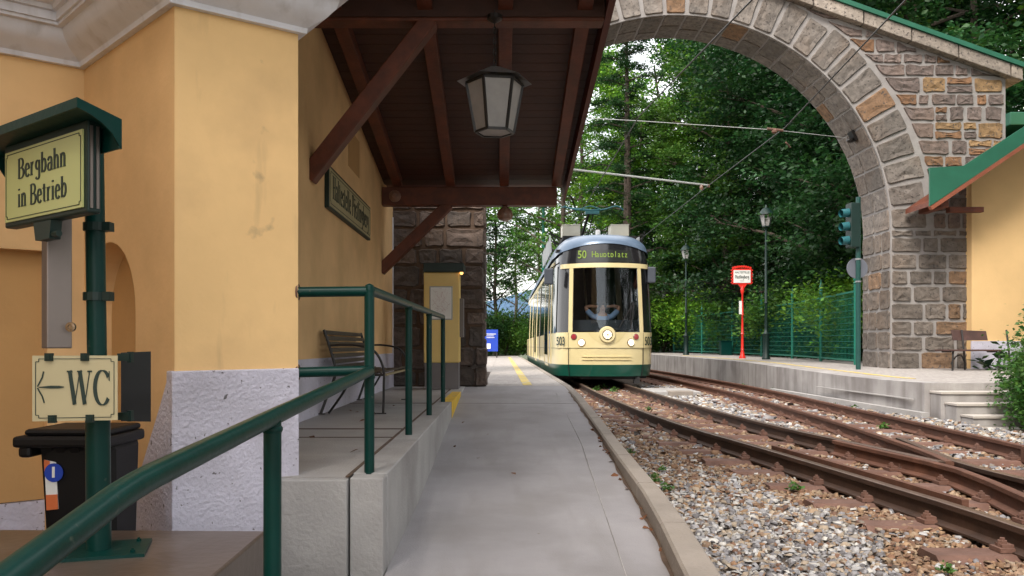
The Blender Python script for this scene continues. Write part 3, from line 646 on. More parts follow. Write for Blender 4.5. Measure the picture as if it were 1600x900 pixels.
m = MB(); m.prism([(-7, 4.2, 2.8), (-2.9, 1.9, 2.8), P1 + Vector((.04, .10, 2.8)), P0 + Vector((0, .12, 2.8)), PR0 + Vector((-.1, .05, 2.8)), (-1.52, 4.6, 2.8), (-1.52, 5.1, 2.8), (-7, 11, 2.8)], (0, 0, 3.4)); m.build('upper_storey', M['plaster_left'], bd)
m = MB(); m.bb(-9, -2.9, -9, 2.2, -.4, 9.2); m.build('added_shade_wing', M['plaster_left'], bd)  # unseen block added behind the camera, tall enough to shade pillar and ramp
# near dark stone slab pedestal
m = MB(); m.prism([(-2.7, 1.5, .23), (-.75, 1.5, .23), (-.775, 2.70, .23), (-2.7, 2.74, .23)], (0, 0, -.55)); tag(m.build('stone_pedestal', M['slab'], bevel=.008), 'polished brown stone pedestal slab carrying the green signpost', 'pedestal')
m = MB(); m.bb(-3.5, -1.0, 2.5, 6, -.45, -.36); tag(m.build('yard_floor', M['concrete']), kind='structure')

# ---------------------------------------------------------------- canopy
cp = thing('canopy', (-.4, 8.4, 2.6), 'dark red-brown timber canopy over the ramp, fixed to the yellow wall', 'canopy')
def rz(y): return 3.44 + (6.5 - y) * .160                    # underside of the rafters
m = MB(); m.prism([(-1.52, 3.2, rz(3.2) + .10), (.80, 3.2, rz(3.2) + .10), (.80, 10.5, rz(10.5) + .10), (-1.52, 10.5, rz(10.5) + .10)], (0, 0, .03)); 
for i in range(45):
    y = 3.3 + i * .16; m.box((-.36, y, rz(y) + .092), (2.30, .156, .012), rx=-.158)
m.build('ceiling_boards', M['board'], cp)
m = MB(); m.prism([(-1.52, 3.0, rz(3) + .14), (.93, 3.0, rz(3) + .14), (.88, 10.7, rz(10.7) + .14), (-1.52, 10.7, rz(10.7) + .14)], (0, 0, .05)); m.build('roof_sheet', M['fascia'], cp)  # near stretch out of view, extended to shade the ramp and canopy underside
for a, b in ((-1.30, -1.30), (-.56, -.64), (.03, .03), (.62, .68)):
    m = MB(); m.beam((a, 3.3, rz(3.3) + .05), (b, 10.25, rz(10.25) + .05), .115, .13); m.build('rafter', M['wood'], cp, bevel=.006)
m = MB(); m.bb(-1.52, .80, 6.38, 6.54, 3.37, 3.62); m.build('cross_beam', M['wood'], cp, bevel=.01)
m = MB(); m.bb(-1.53, .80, 6.36, 6.375, 3.395, 3.75); m.build('beam_board', M['board'], cp)
m = MB(); m.bb(-1.50, .69, 10.22, 10.38, 2.594, 2.82); m.build('cross_beam', M['wood'], cp, bevel=.01)
for (y, z0, z1, x1) in ((6.46, 2.16, 3.40, -.56), (10.3, 1.78, 2.62, -.66)):
    m = MB(); m.beam((-1.53, y, z0), (x1, y, z1), .13, .15, up=(0, 1, 0)); m.build('brace', M['wood'], cp, bevel=.01)
m = MB(); m.beam((.835, 3.1, rz(3.1) + .06), (.80, 10.6, rz(10.6) + .02), .03, .22); m.build('fascia_board', M['fascia'], cp)
# porcelain insulator hook on the far beam
m = MB(); m.lathe((-1.33, 10.20, 2.70), [(.075, 0), (.075, -.02), (.05, -.03), (.035, -.05)], 14, 'Y'); m.lathe((-1.33, 10.15, 2.70), [(.03, 0), (.02, -.05)], 10, 'Y')
tag(m.build('insulator_disc', M['porcelain'], smooth=True), 'small round brown insulator disc on the far canopy beam', 'insulator')
m = MB(); m.lathe((.04, 10.3, 2.50), [(.02, .10), (.04, .08), (.085, .04), (.10, -.02), (.085, -.07), (.03, -.095)], 14)
tag(m.build('globe_lamp', M['porcelain'], smooth=True), 'small unlit brown globe lamp under the far canopy beam', 'lamp')

# lantern
LX, LY = -.055, 6.28
lt = thing('hanging_lantern', (LX, LY, 3.37), 'large hexagonal frosted glass lantern hanging under the canopy', 'lantern')
def hexa(r, z, rot=8): return [Vector((LX + r * math.cos(R(60 * k + rot)), LY + r * math.sin(R(60 * k + rot)), z)) for k in range(6)]
zt, zb = 2.845, 2.475
top, bot = hexa(.215, zt), hexa(.145, zb)
for k in range(6):
    a, b, c, d = top[k], top[(k + 1) % 6], bot[(k + 1) % 6], bot[k]
    m = MB(); m.prism([a, b, c, d], ((Vector((LX, LY, 2.66)) - (a + b + c + d) / 4).normalized() * .004)); m.build('glass_pane', M['lantern_glass'], lt)
m = MB(); m.prism(bot, (0, 0, .006)); m.build('bottom_pane', M['lantern_glass'], lt)
m = MB()
for k in range(6):
    m.beam(top[k] + (top[k] - Vector((LX, LY, zt))).normalized() * .004, bot[k] + (bot[k] - Vector((LX, LY, zb))).normalized() * .004, .018, .018)
    m.beam(top[k], top[(k + 1) % 6], .02, .02); m.beam(bot[k], bot[(k + 1) % 6], .018, .018)
m.build('lantern_frame', M['iron'], lt)
m = MB(); h0, h1 = hexa(.29, zt + .01), hexa(.06, zt + .12)
m.add(h0 + h1 + [p + Vector((0, 0, .006)) for p in h0], [(k, (k + 1) % 6, (k + 1) % 6 + 6, k + 6) for k in range(6)] + [(6, 7, 8, 9, 10, 11)]); m.build('lantern_hood', M['zinc'], lt, fix=False)
m = MB()
for i in range(11):
    z = zt + .12 + i * .042; pts = [Vector((LX + .010 * math.cos(a) * (i % 2), LY + .010 * math.cos(a) * ((i + 1) % 2), z + .028 * math.sin(a))) for a in [2 * math.pi * k / 10 for k in range(11)]]
    m.tube(pts, .0035, 5, cap=False)
m.lathe((LX, LY, 3.34), [(.01, -.03), (.06, 0), (.06, .03)], 12); m.build('chain', M['iron'], lt)

# station name sign
sg = thing('name_sign', (-1.5, 8.0, 2.0), 'long cream board reading Haltestelle Pöstlingberg on the yellow wall', 'sign')
m = MB(); m.bb(-1.50, -1.462, 6.93, 9.12, 2.01, 2.375); m.build('sign_board', M['dgreen'], sg, bevel=.004)
m = MB(); m.bb(-1.463, -1.459, 6.95, 9.10, 2.03, 2.355); m.build('sign_face', M['oldsign'], sg)
m = MB(); Uy = Vector((0, 1, 0)); Zz = Vector((0, 0, 1)); Nx = Vector((1, 0, 0))
txt = 'Haltestelle Pöstlingberg'; h = .20; wx = 1.90 / textwidth(txt, h, 1.0)
letters(m, txt, (-1.4585, 7.07, 2.11), Uy, Zz, Nx, h, wx, .15, .06); border(m, (-1.4585, 6.95, 2.03), Uy, Zz, Nx, 2.15, .325, .025, .006, notch=.02); m.build('lettering', M['ink'], sg, fix=False)

# ---------------------------------------------------------------- handrail
hr = thing('handrail', (-.585, 3.6, .28), 'green tubular steel handrail stepping down beside the ramp', 'handrail')
HX = -.585; rr = .0225
def post(x, y, z0, z1): m = MB(); m.tube([(x, y, z0), (x, y, z1)], rr, 14); return m.build('post', M['green'], hr, smooth=True)
post(HX, 3.62, .275, 1.085); post(HX, 5.15, .28, 1.095); post(HX, 6.6, .28, 1.105); post(HX, 8.15, .28, 1.12); post(HX, 2.09, -.3, .65)
m = MB(); m.tube([(HX, 3.62, 1.085), (HX, 8.15, 1.125)], rr, 14); m.lathe((HX, 3.62, 1.085), [(.001, -.03), (.018, -.022), (.026, 0), (.018, .022), (.001, .03)], 14)
m.build('top_rail', M['green'], hr, smooth=True)
m = MB(); m.tube([(-.585, 3.62, 1.08), (-.90, 3.60, 1.075)], rr, 14); m.build('cross_rail', M['green'], hr, smooth=True)
m = MB(); m.tube([(-.585, 3.62, .73), (-.90, 3.60, .722)], rr, 14); m.build('cross_rail', M['green'], hr, smooth=True)
m = MB(); m.tube([(HX, 3.62, .727), (HX, 2.09, .657), (HX, 1.36, .621), (HX, 1.30, .616), (HX, 1.24, .609), (HX, .96, .561), (HX, .6, .497)], rr, 16); m.build('lower_rail', M['green'], hr, smooth=True)
for (y, z) in ((2.09, .652), (3.62, .727), (5.15, 1.098), (6.6, 1.11)):
    m = MB(); m.lathe((HX, y, z - .022), [(.0235, -.012), (.0265, -.006), (.0265, .0), (.0235, .004)], 14); m.build('weld_bead', M['green'], hr, smooth=True)
for z, y in ((1.075, 3.60), (.722, 3.60)):
    m = MB(); m.lathe((-.895, y, z), [(.036, -.004), (.036, .003)], 14, 'X'); m.build('flange', M['rust'], hr)

# ---------------------------------------------------------------- green signpost
sp = thing('signpost', (-1.19, 2.42, .23), 'green round signpost bolted to the brown pedestal, carrying a roofed holder', 'signpost')
X0, Y0 = -1.19, 2.42
m = MB(); m.tube([(X0, Y0, .24), (X0 - .005, Y0, .80)], .034, 18); m.build('lower_tube', M['green'], sp, smooth=True)
m = MB(); m.tube([(X0 - .005, Y0, .78), (X0 - .015, Y0, 1.46)], .027, 18); m.build('upper_tube', M['green'], sp, smooth=True)
m = MB(); m.box((X0, Y0, .235), (.27, .2, .01), rz=.3)
for a in ((-.1, -.07), (.1, -.07), (.1, .07), (-.1, .07)):
    v = Matrix.Rotation(.3, 3, 'Z') @ Vector((a[0], a[1], 0)); m.lathe((X0 + v.x, Y0 + v.y, .24), [(.008, 0), (.008, .007), (.004, .0072), (.004, .011)], 6)
m.build('base_plate', M['green'], sp)
for z in (1.19, .985):
    m = MB(); m.lathe((X0 - .01, Y0, z - .012), [(.034, 0), (.034, .024)], 14); m.box((X0 + .03, Y0 - .005, z), (.022, .03, .026)); m.build('clamp', M['dgreen'], sp)
ang = R(-26)                                                   # the roofed holder is turned
c, s_ = math.cos(ang), math.sin(ang); Us = Vector((.86, .02, .0)); 
# sign plane measured: left edge nearer the camera
TL, TR = at(10, 240, 2.38), at(133, 198, 2.10)
Us = (TR - TL); Us.z = 0; Us.normalize(); Ns = Vector((Us.y, -Us.x, 0)); wS = (Vector((TR.x, TR.y, 0)) - Vector((TL.x, TL.y, 0))).length
Ob = Vector((TL.x, TL.y, TL.z - .187 * 1.0))
zT = (TL.z + TR.z) / 2; zB = (at(20, 348, 2.38).z + at(136, 327, 2.10).z) / 2; hS = zT - zB; Ob = Vector((TL.x, TL.y, zB))
def on(u, v, n=0): return Ob + Us * u + Zz * v + Ns * n
m = MB(); m.prism([on(-.012, -.012, 0), on(wS + .012, -.012, 0), on(wS + .012, hS + .02, 0), on(-.012, hS + .02, 0)], -Ns * .036); m.build('sign_housing', M['dgreen'], sp, bevel=.005)
for k in range(2):
    m = MB(); m.prism([on(wS + .0125, 0, -.006 - .016 * k), on(wS + .0155, 0, -.006 - .016 * k), on(wS + .0155, hS + .005, -.006 - .016 * k), on(wS + .0125, hS + .005, -.006 - .016 * k)], -Ns * .007); m.build('side_trim', M['steel'], sp)
cu = wS * .62
m = MB(); e = .03
def rf(u, n, z): p = on(u, 0, n); return Vector((p.x, p.y, z))
u0, u1 = -.12, wS + .085
def sect(mb, ua, ub, sec): n_ = len(sec); mb.add([rf(ua, n, z) for n, z in sec] + [rf(ub, n, z) for n, z in sec], [tuple(range(n_)), tuple(range(2 * n_ - 1, n_ - 1, -1))] + [(i, i + n_, (i + 1) % n_ + n_, (i + 1) % n_) for i in range(n_)])
sect(m, u0, u1, [(.06, 1.446), (.06, 1.437), (-.05, 1.404), (-.05, 1.416)])
sect(m, u0, u1, [(.0615, 1.447), (.0615, 1.422), (.055, 1.422), (.055, 1.446)])
sect(m, u0, u1, [(-.0505, 1.4165), (-.0505, 1.342), (-.045, 1.342), (-.045, 1.4165)])
for ua, ub in ((u1 - .006, u1 + .001), (u0, u0 + .006)): sect(m, ua, ub, [(.061, 1.4465), (.061, 1.422), (.03, 1.413), (.0, 1.398), (-.025, 1.378), (-.04, 1.356), (-.051, 1.341), (-.051, 1.417)])
m.build('little_roof', M['green'], sp)
m = MB(); m.prism([on(wS * .36, -.012, -.002), on(wS * .36 + .012, -.062, -.002), on(wS * .36 + .095, -.062, -.002), on(wS * .36 + .105, -.012, -.002)], -Ns * .03); m.tube([on(wS * .36 + .10, -.05, -.012), on(wS * .36 + .13, -.05, -.012)], .009, 8); m.build('latch_box', M['dgreen'], sp)
m = MB(); bx = at(98, 450, 2.40); m.prism([(bx.x - .046, 2.37, .832), (bx.x - .016, 2.345, .832), (bx.x + .038, 2.38, .832), (bx.x + .0, 2.44, .832)], (0, 0, .42)); m.build('steel_box', M['steel'], sp, bevel=.003)
lx = at(110, 511, 2.35); m = MB(); m.lathe((lx.x + .003, 2.3505, lx.z), [(.014, 0), (.014, -.008), (.007, -.009), (.006, -.006)], 16, 'Y'); m.build('lock', M['chrome'], sp)
bs = thing('service_sign', tuple(Ob), 'cream plate reading Bergbahn in Betrieb in the roofed green holder', 'sign')
m = MB(); m.prism([on(.004, .002, .001), on(wS - .004, .002, .001), on(wS - .004, hS - .004, .001), on(.004, hS - .004, .001)], Ns * .004); m.build('sign_plate', M['cream'], bs)
m = MB(); h = hS * .27; t1, t2 = 'Bergbahn', 'in Betrieb'; k = wS * .62 / textwidth(t1, h, 1)
letters(m, t1, on(wS * .19, hS * .575, .0052), Us, Zz, Ns, h, k, .15, .055); letters(m, t2, on(wS * .19, hS * .185, .0052), Us, Zz, Ns, h, wS * .63 / textwidth(t2, h, 1), .15, .055)
border(m, on(.004, .002, .0052), Us, Zz, Ns, wS - .008, hS - .006, .008, .0018, notch=.008); m.build('lettering', M['ink'], bs, fix=False)
# WC sign
wc = thing('toilet_sign', (-1.2, 2.36, .64), 'cream WC sign with a left-pointing arrow clipped to the green post', 'sign')
TLw, TRw = at(49, 558, 2.30), at(182, 551, 2.34); BLw = at(53, 656, 2.30)
Uw = TRw - TLw; Uw.z = 0; wW = Uw.length; Uw.normalize(); Nw = Vector((Uw.y, -Uw.x, 0)); hW = TLw.z - BLw.z + .008; Ow = Vector((TLw.x + .004, TLw.y, BLw.z - .004))
def ow_(u, v, n=0): return Ow + Uw * u + Zz * v + Nw * n
m = MB(); m.prism([ow_(0, 0), ow_(wW, 0), ow_(wW, hW), ow_(0, hW)], Nw * .004); m.build('sign_plate', M['cream2'], wc)
m = MB(); letters(m, 'WC', ow_(wW * .41, hW * .24, .0052), Uw, Zz, Nw, hW * .53, wW * .52 / textwidth('WC', hW * .53, 1), .17, .03)
letters(m, '<', ow_(wW * .04, hW * .27, .0052), Uw, Zz, Nw, hW * .50, wW * .36 / textwidth('<', hW * .5, 1), .1, .05, gap=0)
border(m, ow_(0, 0, .0045), Uw, Zz, Nw, wW, hW, .009, .0018, notch=.008); m.build('lettering', M['ink'], wc, fix=False)
for (u, v) in ((wW * .2, hW - .004), (wW * .62, hW - .004), (wW * .24, .006), (wW * .68, .006)):
    m = MB(); q = ow_(u, v, .004); m.box(q + Vector((0, -.002, 0)), (.020, .014, .022)); m.box(q + Vector((0, -.010, 0)), (.012, .003, .010)); m.build('clip', M['dgreen'], wc)
bk = thing('toilet_sign_reverse', (-1.06, 2.46, .65), 'bare grey metal back of a second sign plate behind the WC sign', 'sign')
bl, br = at(189, 610, 2.44), at(240, 610, 2.60); m = MB(); m.prism([Vector((bl.x, 2.44, at(189, 658, 2.44).z)), Vector((br.x, 2.58, at(240, 658, 2.60).z)), Vector((br.x, 2.58, at(240, 549, 2.60).z)), Vector((bl.x, 2.44, at(189, 551, 2.44).z))], (-.002, .004, 0)); m.build('sign_plate', M['alu'], bk)
for py in (558, 650):
    m = MB(); m.box(at(196, py, 2.43), (.035, .03, .022)); m.box(at(204, py, 2.43), (.012, .018, .032)); m.build('bracket', M['dgreen'], bk)

# ---------------------------------------------------------------- wheelie bin
bn = thing('wheeled_bin', (-1.62, 3.05, -.36), 'black plastic wheeled bin standing behind the green signpost', 'bin')
bx0, bx1, by0, by1 = -1.635, -1.37, 2.88, 3.12
m = MB(); m.add([(bx0 + .03, by0 + .04, -.30), (bx1 - .01, by0 + .04, -.30), (bx1 - .01, by1 - .03, -.30), (bx0 + .03, by1 - .03, -.30), (bx0, by0, .50), (bx1, by0, .50), (bx1, by1, .50), (bx0, by1, .50)],
     [(0, 1, 2, 3), (4, 5, 6, 7), (0, 1, 5, 4), (1, 2, 6, 5), (2, 3, 7, 6), (3, 0, 4, 7)]); m.build('body', M['black'], bn, bevel=.03)
m = MB(); m.bb(bx0 - .06, bx1 + .01, by0 - .05, by1 + .01, .485, .525); m.bb(bx0 - .03, bx1, by0 - .03, by1, .525, .548); m.bb(bx0 - .045, bx0 + .0, by0 - .04, by1, .45, .49); m.build('lid', M['black'], bn, bevel=.012)
for k in range(5):
    m = MB(); x = bx0 + .01 + k * .05; m.prism([(x, by0 - .005, .485), (x + .045, by0 - .005, .485), (x + .0225, by0 + .012, .43)], (0, .02, 0)); m.build('rib', M['black'], bn)
m = MB(); m.tube([(bx1 - .03, by1 + .02, .50), (bx0 + .03, by1 + .02, .50)], .014, 8); m.build('handle', M['black'], bn)
for x in (bx0 + .04, bx1 - .04):
    m = MB(); m.lathe((x, by1 - .02, -.27), [(.03, -.025), (.09, -.02), (.09, .02), (.03, .025)], 18, 'X'); m.build('wheel', M['black'], bn)
def bp(px, py, d=0):                                          # on the bin's front face
    Y = 2.885
    for _ in range(3): z = .84 + (540 - py) / F * Y; Y = by0 + .04 * (.5 - z) / .8 + .0
    return Vector(((px - 784) / F * Y, Y - .004 - d, z))
m = MB(); m.prism([bp(74, 797), bp(92, 795), bp(88, 722), bp(70, 718)], (0, .003, 0)); m.build('sticker', M['white'], bn)
m = MB(); m.prism([bp(74, 797, .002), bp(92, 795, .002), bp(91, 772, .002), bp(73, 773, .002)], (0, .002, 0)); m.build('sticker_print', M['orange'], bn); m = MB(); m.prism([bp(70.5, 736, .002), bp(79, 737, .002), bp(79, 720, .002), bp(70, 718, .002)], (0, .002, 0)); m.build('sticker_print', M['orange'], bn)
cq = bp(86, 738, .003); m = MB(); m.lathe(cq, [(.033, 0), (.033, -.002)], 24, 'Y'); m.build('round_sticker', M['blue'], bn)
bfont('numeral', '1', cq + Vector((0, -.0035, 0)), (1, 0, 0), (0, 0, 1), .036, M['white'], bn, bold=.002)

# ---------------------------------------------------------------- platform bench (steel slats)
pb = thing('platform_bench', (-1.22, 7.5, .28), 'dark slatted metal bench against the yellow wall beside the ramp', 'bench')
for k in range(7):
    t = k / 6; x = -1.455 + .02 * math.sin(t * 3) + .085 * (1 - t); z = .66 + t * .29
    m = MB(); m.beam((x, 6.70, z), (x, 8.45, z), .016, .034); m.build('back_slat', M['slatdark'], pb, bevel=.003)
for k in range(9):
    t = k / 8; x = -1.36 + .40 * t; z = .63 - .025 * math.sin(t * 3.1) - (.03 * (t > .95))
    m = MB(); m.beam((x, 6.72, z), (x, 8.43, z), .036, .016); m.build('seat_slat', M['slatdark'] if k < 8 else M['slatgold'], pb, bevel=.003)
for y in (6.70, 8.45):
    m = MB(); m.tube(catmull([(-1.47, y - .05, .285), (-1.42, y, .45), (-1.36, y, .62), (-1.40, y, .80), (-1.455, y, .97)], 5), .012, 8); m.build('rear_leg', M['iron'], pb, smooth=True)
    m = MB(); m.tube(catmull([(-.97, y, .285), (-.965, y, .50), (-.97, y, .66), (-1.05, y, .80), (-1.22, y, .845), (-1.42, y, .84)], 6), .010, 8); m.build('armrest', M['iron'], pb, smooth=True)
    m = MB(); m.tube([(-1.38, y, .60), (-.96, y, .60)], .010, 8); m.tube(catmull([(-1.42, y + .02, .285), (-1.30, y, .45), (-1.22, y, .60)], 5), .010, 8); m.build('seat_frame', M['iron'], pb, smooth=True)
    for x in (-1.46, -.97): m = MB(); m.box((x - .02, y - (.05 if x < -1.2 else 0), .286), (.09, .03, .008)); m.build('foot', M['iron'], pb)

# ---------------------------------------------------------------- ticket machine
tm = thing('ticket_machine', (-.77, 10.65, .28), 'tall yellow ticket machine with green cap in front of the dark stone wall', 'ticket machine')
tx0, tx1 = -1.0, -.545
m = MB(); m.bb(tx0, tx1, 10.5, 10.88, .62, 1.78); m.build('cabinet', M['machine'], tm, bevel=.012)
m = MB(); m.bb(tx0 + .01, tx1 - .01, 10.51, 10.87, .28, .62); m.build('base', M['machine_base'], tm, bevel=.004)
m = MB(); m.bb(tx0 + .0, tx1 + .06, 10.44, 10.92, 1.78, 1.895); m.bb(tx0 + .15, tx1 - .15, 10.55, 10.8, 1.895, 1.91); m.build('cap', M['dgreen'], tm, bevel=.008)
m = MB(); m.bb(tx0 + .075, tx0 + .37, 10.485, 10.4995, 1.17, 1.60); m.build('map_frame', M['zinc'], tm, bevel=.004)
m = MB(); m.bb(tx0 + .09, tx0 + .355, 10.482, 10.4848, 1.185, 1.585); mf = m.build('map', M['white'], tm)
m = MB(); rm = random.Random(8)
for k in range(46):
    a = Vector((tx0 + .22 + rm.gauss(0, .05), 10.481, 1.39 + rm.gauss(0, .08))); b = a + Vector((rm.uniform(-.06, .06), 0, rm.uniform(-.07, .07)))
    b.x = min(max(b.x, tx0 + .10), tx0 + .345); b.z = min(max(b.z, 1.20), 1.57); a.x = min(max(a.x, tx0 + .10), tx0 + .345); a.z = min(max(a.z, 1.20), 1.57)
    m.beam(a, b, .001, .004, up=(0, 1, 0))
m.build('map_lines', M['lamp_red'], tm)
m = MB(); m.lathe((tx1 + .03, 10.48, 1.76), [(.022, .018), (.022, 0), (.012, -.012)], 12); m.build('cap_lamp', M['lampglow'], tm)
m = MB(); m.bb(tx1, tx1 + .05, 10.58, 10.8, .95, 1.45); m.build('side_panel', M['machine_base'], tm, bevel=.004)

# blue information sign beyond
bi = thing('information_board', (-.5, 38, .28), 'small blue information board standing beyond the dark stone wall', 'sign')
a = at(757, 549, 38); b = at(778, 515, 38); w_, h_ = b.x - a.x, b.z - a.z
m = MB(); m.bb(a.x, b.x, 38, 38.05, a.z, b.z); m.build('board', M['blue'], bi)
m = MB(); m.bb(a.x + w_ * .18, a.x + w_ * .45, 37.98, 37.996, a.z + h_ * .12, a.z + h_ * .36); m.build('picture', M['white'], bi)
for f0, f1, x1 in ((.78, .81, .85), (.70, .72, .7), (.62, .64, .75)): m = MB(); m.bb(a.x + w_ * .15, a.x + w_ * x1, 37.98, 37.996, a.z + h_ * f0, a.z + h_ * f1); m.build('text_line', M['white'], bi)
for x in (a.x + .05, b.x - .05): m = MB(); m.tube([(x, 38.1, .28), (x, 38.1, b.z)], .03, 8); m.build('post', M['iron'], bi)
#@@ARCH
# ---------------------------------------------------------------- dark stone wall beside the ticket machine
dw = thing('stone_wall', (-.9, 11.5, .28), 'dark rubble stone wall under the canopy behind the ticket machine', 'wall')
m = MB(); m.bb(-1.95, -.25, 11.3, 12.2, -.3, 5.2); m.bb(-6, -1.95, 11.3, 12.2, -.3, 5.2); m.build('core', M['joint'], dw)
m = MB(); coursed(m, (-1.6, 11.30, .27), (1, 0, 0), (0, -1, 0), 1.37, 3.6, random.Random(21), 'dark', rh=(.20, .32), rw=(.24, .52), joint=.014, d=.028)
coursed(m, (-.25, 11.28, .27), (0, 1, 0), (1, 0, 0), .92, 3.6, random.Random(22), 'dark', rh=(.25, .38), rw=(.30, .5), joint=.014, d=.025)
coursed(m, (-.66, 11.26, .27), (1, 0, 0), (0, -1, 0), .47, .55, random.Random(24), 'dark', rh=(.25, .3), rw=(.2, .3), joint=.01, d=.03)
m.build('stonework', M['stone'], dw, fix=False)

# ---------------------------------------------------------------- great stone arch
AX, AZ, AR, AY, AT = 3.42, 3.117, 4.226, 16.1, 1.23
RO = AR + .80
ar = thing('stone_arch', (AX, AY, 0), 'great granite gateway arch spanning both tracks', 'arch')
def copz(x): return 7.31 - (x - 6.45) * .357                 # underside of the coping on the right
def outline():
    o = [(AX + AR, -.3), (AX + AR, AZ)] + [(AX + AR * math.cos(R(a)), AZ + AR * math.sin(R(a))) for a in range(4, 180, 4)] + [(AX - AR, AZ), (AX - AR, -.3), (AX - AR - 1.55, -.3), (AX - AR - 1.55, AZ), (AX - AR - 2.2, copz(2 * AX - (AX - AR - 2.2)))]
    o += [(AX, copz(AX)), (9.9, copz(9.9)), (9.9, 4.0), (9.22, 4.0), (9.22, -.3)]
    return o
o_ = outline()
m = MB(); face = [Vector((x, AY, z)) for x, z in o_]; m.prism(face, (0, AT, 0)); m.build('mortar_core', M['mortar'], ar)
m = MB(); ra = random.Random(31); na = 31
for i in range(-1, na + 1):                                    # voussoirs of the front ring, plus the ring seen from below
    a0, a1 = 180 * i / na, 180 * (i + 1) / na
    if i < 0 or i >= na: continue
    g = .25; rad = RO + ra.uniform(-.08, .05)
    q = [Vector((AX + rr_ * math.cos(R(a)), AY, AZ + rr_ * math.sin(R(a)))) for rr_, a in ((AR + .01, a0 + g), (rad, a0 + g), (rad, a1 - g), (AR + .01, a1 - g))]
    block(m, q[::-1], (0, -1, 0), .035, ra, 'ring', .013, .005)
m.build('voussoirs', M['stone'], ar, fix=False)
m = MB(); coursed(m, (AX + RO + .03, AY, AZ), (1, 0, 0), (0, -1, 0), 9.2 - AX - RO - .03, .94, random.Random(52), 'rubble', rh=(.26, .34), rw=(.25, .5), joint=.022, d=.03); m.build('haunch_stones', M['stone'], ar, fix=False)
m = MB()
for i in range(na):
    a0, a1 = 180 * i / na, 180 * (i + 1) / na; ys = [AY + .03, AY + ra.uniform(.4, .75), AY + AT - .02] if i % 2 else [AY + .03, AY + ra.uniform(.65, .9), AY + AT - .02]
    for ya, yb in zip(ys, ys[1:]):
        q = [Vector((AX + AR * math.cos(R(a)), y, AZ + AR * math.sin(R(a)))) for a, y in ((a0, ya), (a1, ya), (a1, yb), (a0, yb))]
        N = -Vector((math.cos(R((a0 + a1) / 2)), 0, math.sin(R((a0 + a1) / 2)))); block(m, q, N, .02, ra, 'ring', .014, .004)
m.build('soffit_stones', M['stone'], ar, fix=False)
m = MB()
coursed(m, (AX + AR, AY, .36), (1, 0, 0), (0, -1, 0), 9.22 - AX - AR, AZ - .36, random.Random(33), 'pier', rh=(.30, .42), rw=(.28, .75), joint=.022, d=.035)
m.build('pier_stones', M['stone'], ar, fix=False); m = MB()
coursed(m, (AX - AR - 1.5, AY, .3), (1, 0, 0), (0, -1, 0), 1.5, AZ - .3, random.Random(34), 'pier', rh=(.34, .42), rw=(.35, .8), joint=.03, d=.035)
m.build('pier_stones', M['stone'], ar, fix=False)
m = MB(); coursed(m, (AX + AR, AY + .01, .36), (0, 1, 0), (-1, 0, 0), AT, AZ - .36, random.Random(35), 'pier', rh=(.34, .42), rw=(.28, .6), joint=.022, d=.025)
m.build('reveal_stones', M['stone'], ar, fix=False); m = MB()
coursed(m, (AX - AR, AY + .01, .3), (0, 1, 0), (1, 0, 0), AT, AZ - .3, random.Random(36), 'pier', rh=(.34, .42), rw=(.3, .65), joint=.022, d=.025)
m.build('reveal_stones', M['stone'], ar, fix=False)
def rubble(sgn, seed):
    mb = MB(); r = random.Random(seed); z = AZ + .95
    while z < 8.6:
        hh = r.uniform(.20, .36); z0, z1 = z, z + hh
        ring_ = lambda q: AX + math.sqrt(max(0, (RO + .03) ** 2 - (q - AZ) ** 2))
        x = min(ring_(z0), ring_(z1)); lim = 9.86 if z0 > 4.0 else 9.18
        if x >= lim: z += hh; continue
        first = True
        while x < lim - .02:
            w = r.uniform(.26, .66) if hh > .25 else r.uniform(.22, .5)
            if first: w += abs(ring_(z0) - ring_(z1)) * .8
            if lim - x - w < .2: w = lim - x
            xl0, xl1 = (ring_(z0), ring_(z1)) if first else (max(x, ring_(z0)), max(x, ring_(z1))); xr = x + w
            xr0, xr1 = max(xr, xl0 + .05), max(xr, xl1 + .05)
            t = r.uniform(-.03, .03); zt0, zt1 = min(z1, copz(xl1) - .02), min(z1, copz(xr1) - .02)
            first = False; x = xr
            if zt0 - z0 < .09: break
            if zt1 - z0 < .03: xr1 = xl1 + (xr1 - xl1) * .6; zt1 = min(z1, copz(xr1) - .02)
            if zt1 - z0 < .03: continue
            parts_ = [(0, 1)] if (hh < .27 or r.random() < .7) else [(0, .5), (.5, 1)]
            for a_, b_ in parts_:
                L_ = lambda xa, xb, f: xa + (xb - xa) * f
                q = [(L_(xl0, xl1, a_), L_(z0, zt0, a_)), (L_(xr0, xr1, a_) + t, L_(z0, zt1, a_)), (L_(xr0, xr1, b_) + t, L_(z0, zt1, b_)), (L_(xl0, xl1, b_), L_(z0, zt0, b_))]
                q = [Vector((AX + sgn * (px_ - AX), AY, pz_)) for px_, pz_ in q]
                block(mb, q if sgn > 0 else q[::-1], (0, -1, 0), .03, r, 'rubble', .017, .013)
        z += hh
    mb.build('spandrel_stones', M['stone'], ar, fix=False)
rubble(1, 40); rubble(-1, 41)
m = MB(); L1 = math.hypot(1, .352); x = AX; rc = random.Random(44)
while x < 10.1:
    w = min(rc.uniform(.8, 1.15), 10.15 - x)
    for sgn in (1, -1):
        xa, xb = AX + sgn * (x - AX + .012), AX + sgn * (x - AX + w - .012)
        za, zb = copz(x + .012), copz(x + w - .012)
        f = rc.uniform(.8, 1.1); m.prism([(xa, AY - .17, za + .005), (xb, AY - .17, zb + .005), (xb, AY - .17, zb + .25), (xa, AY - .17, za + .25)], (0, AT + .34, 0), col=(.30 * f, .255 * f, .215 * f))
    x += w
m.build('coping', M['stone'], ar, bevel=.012)
m = MB()
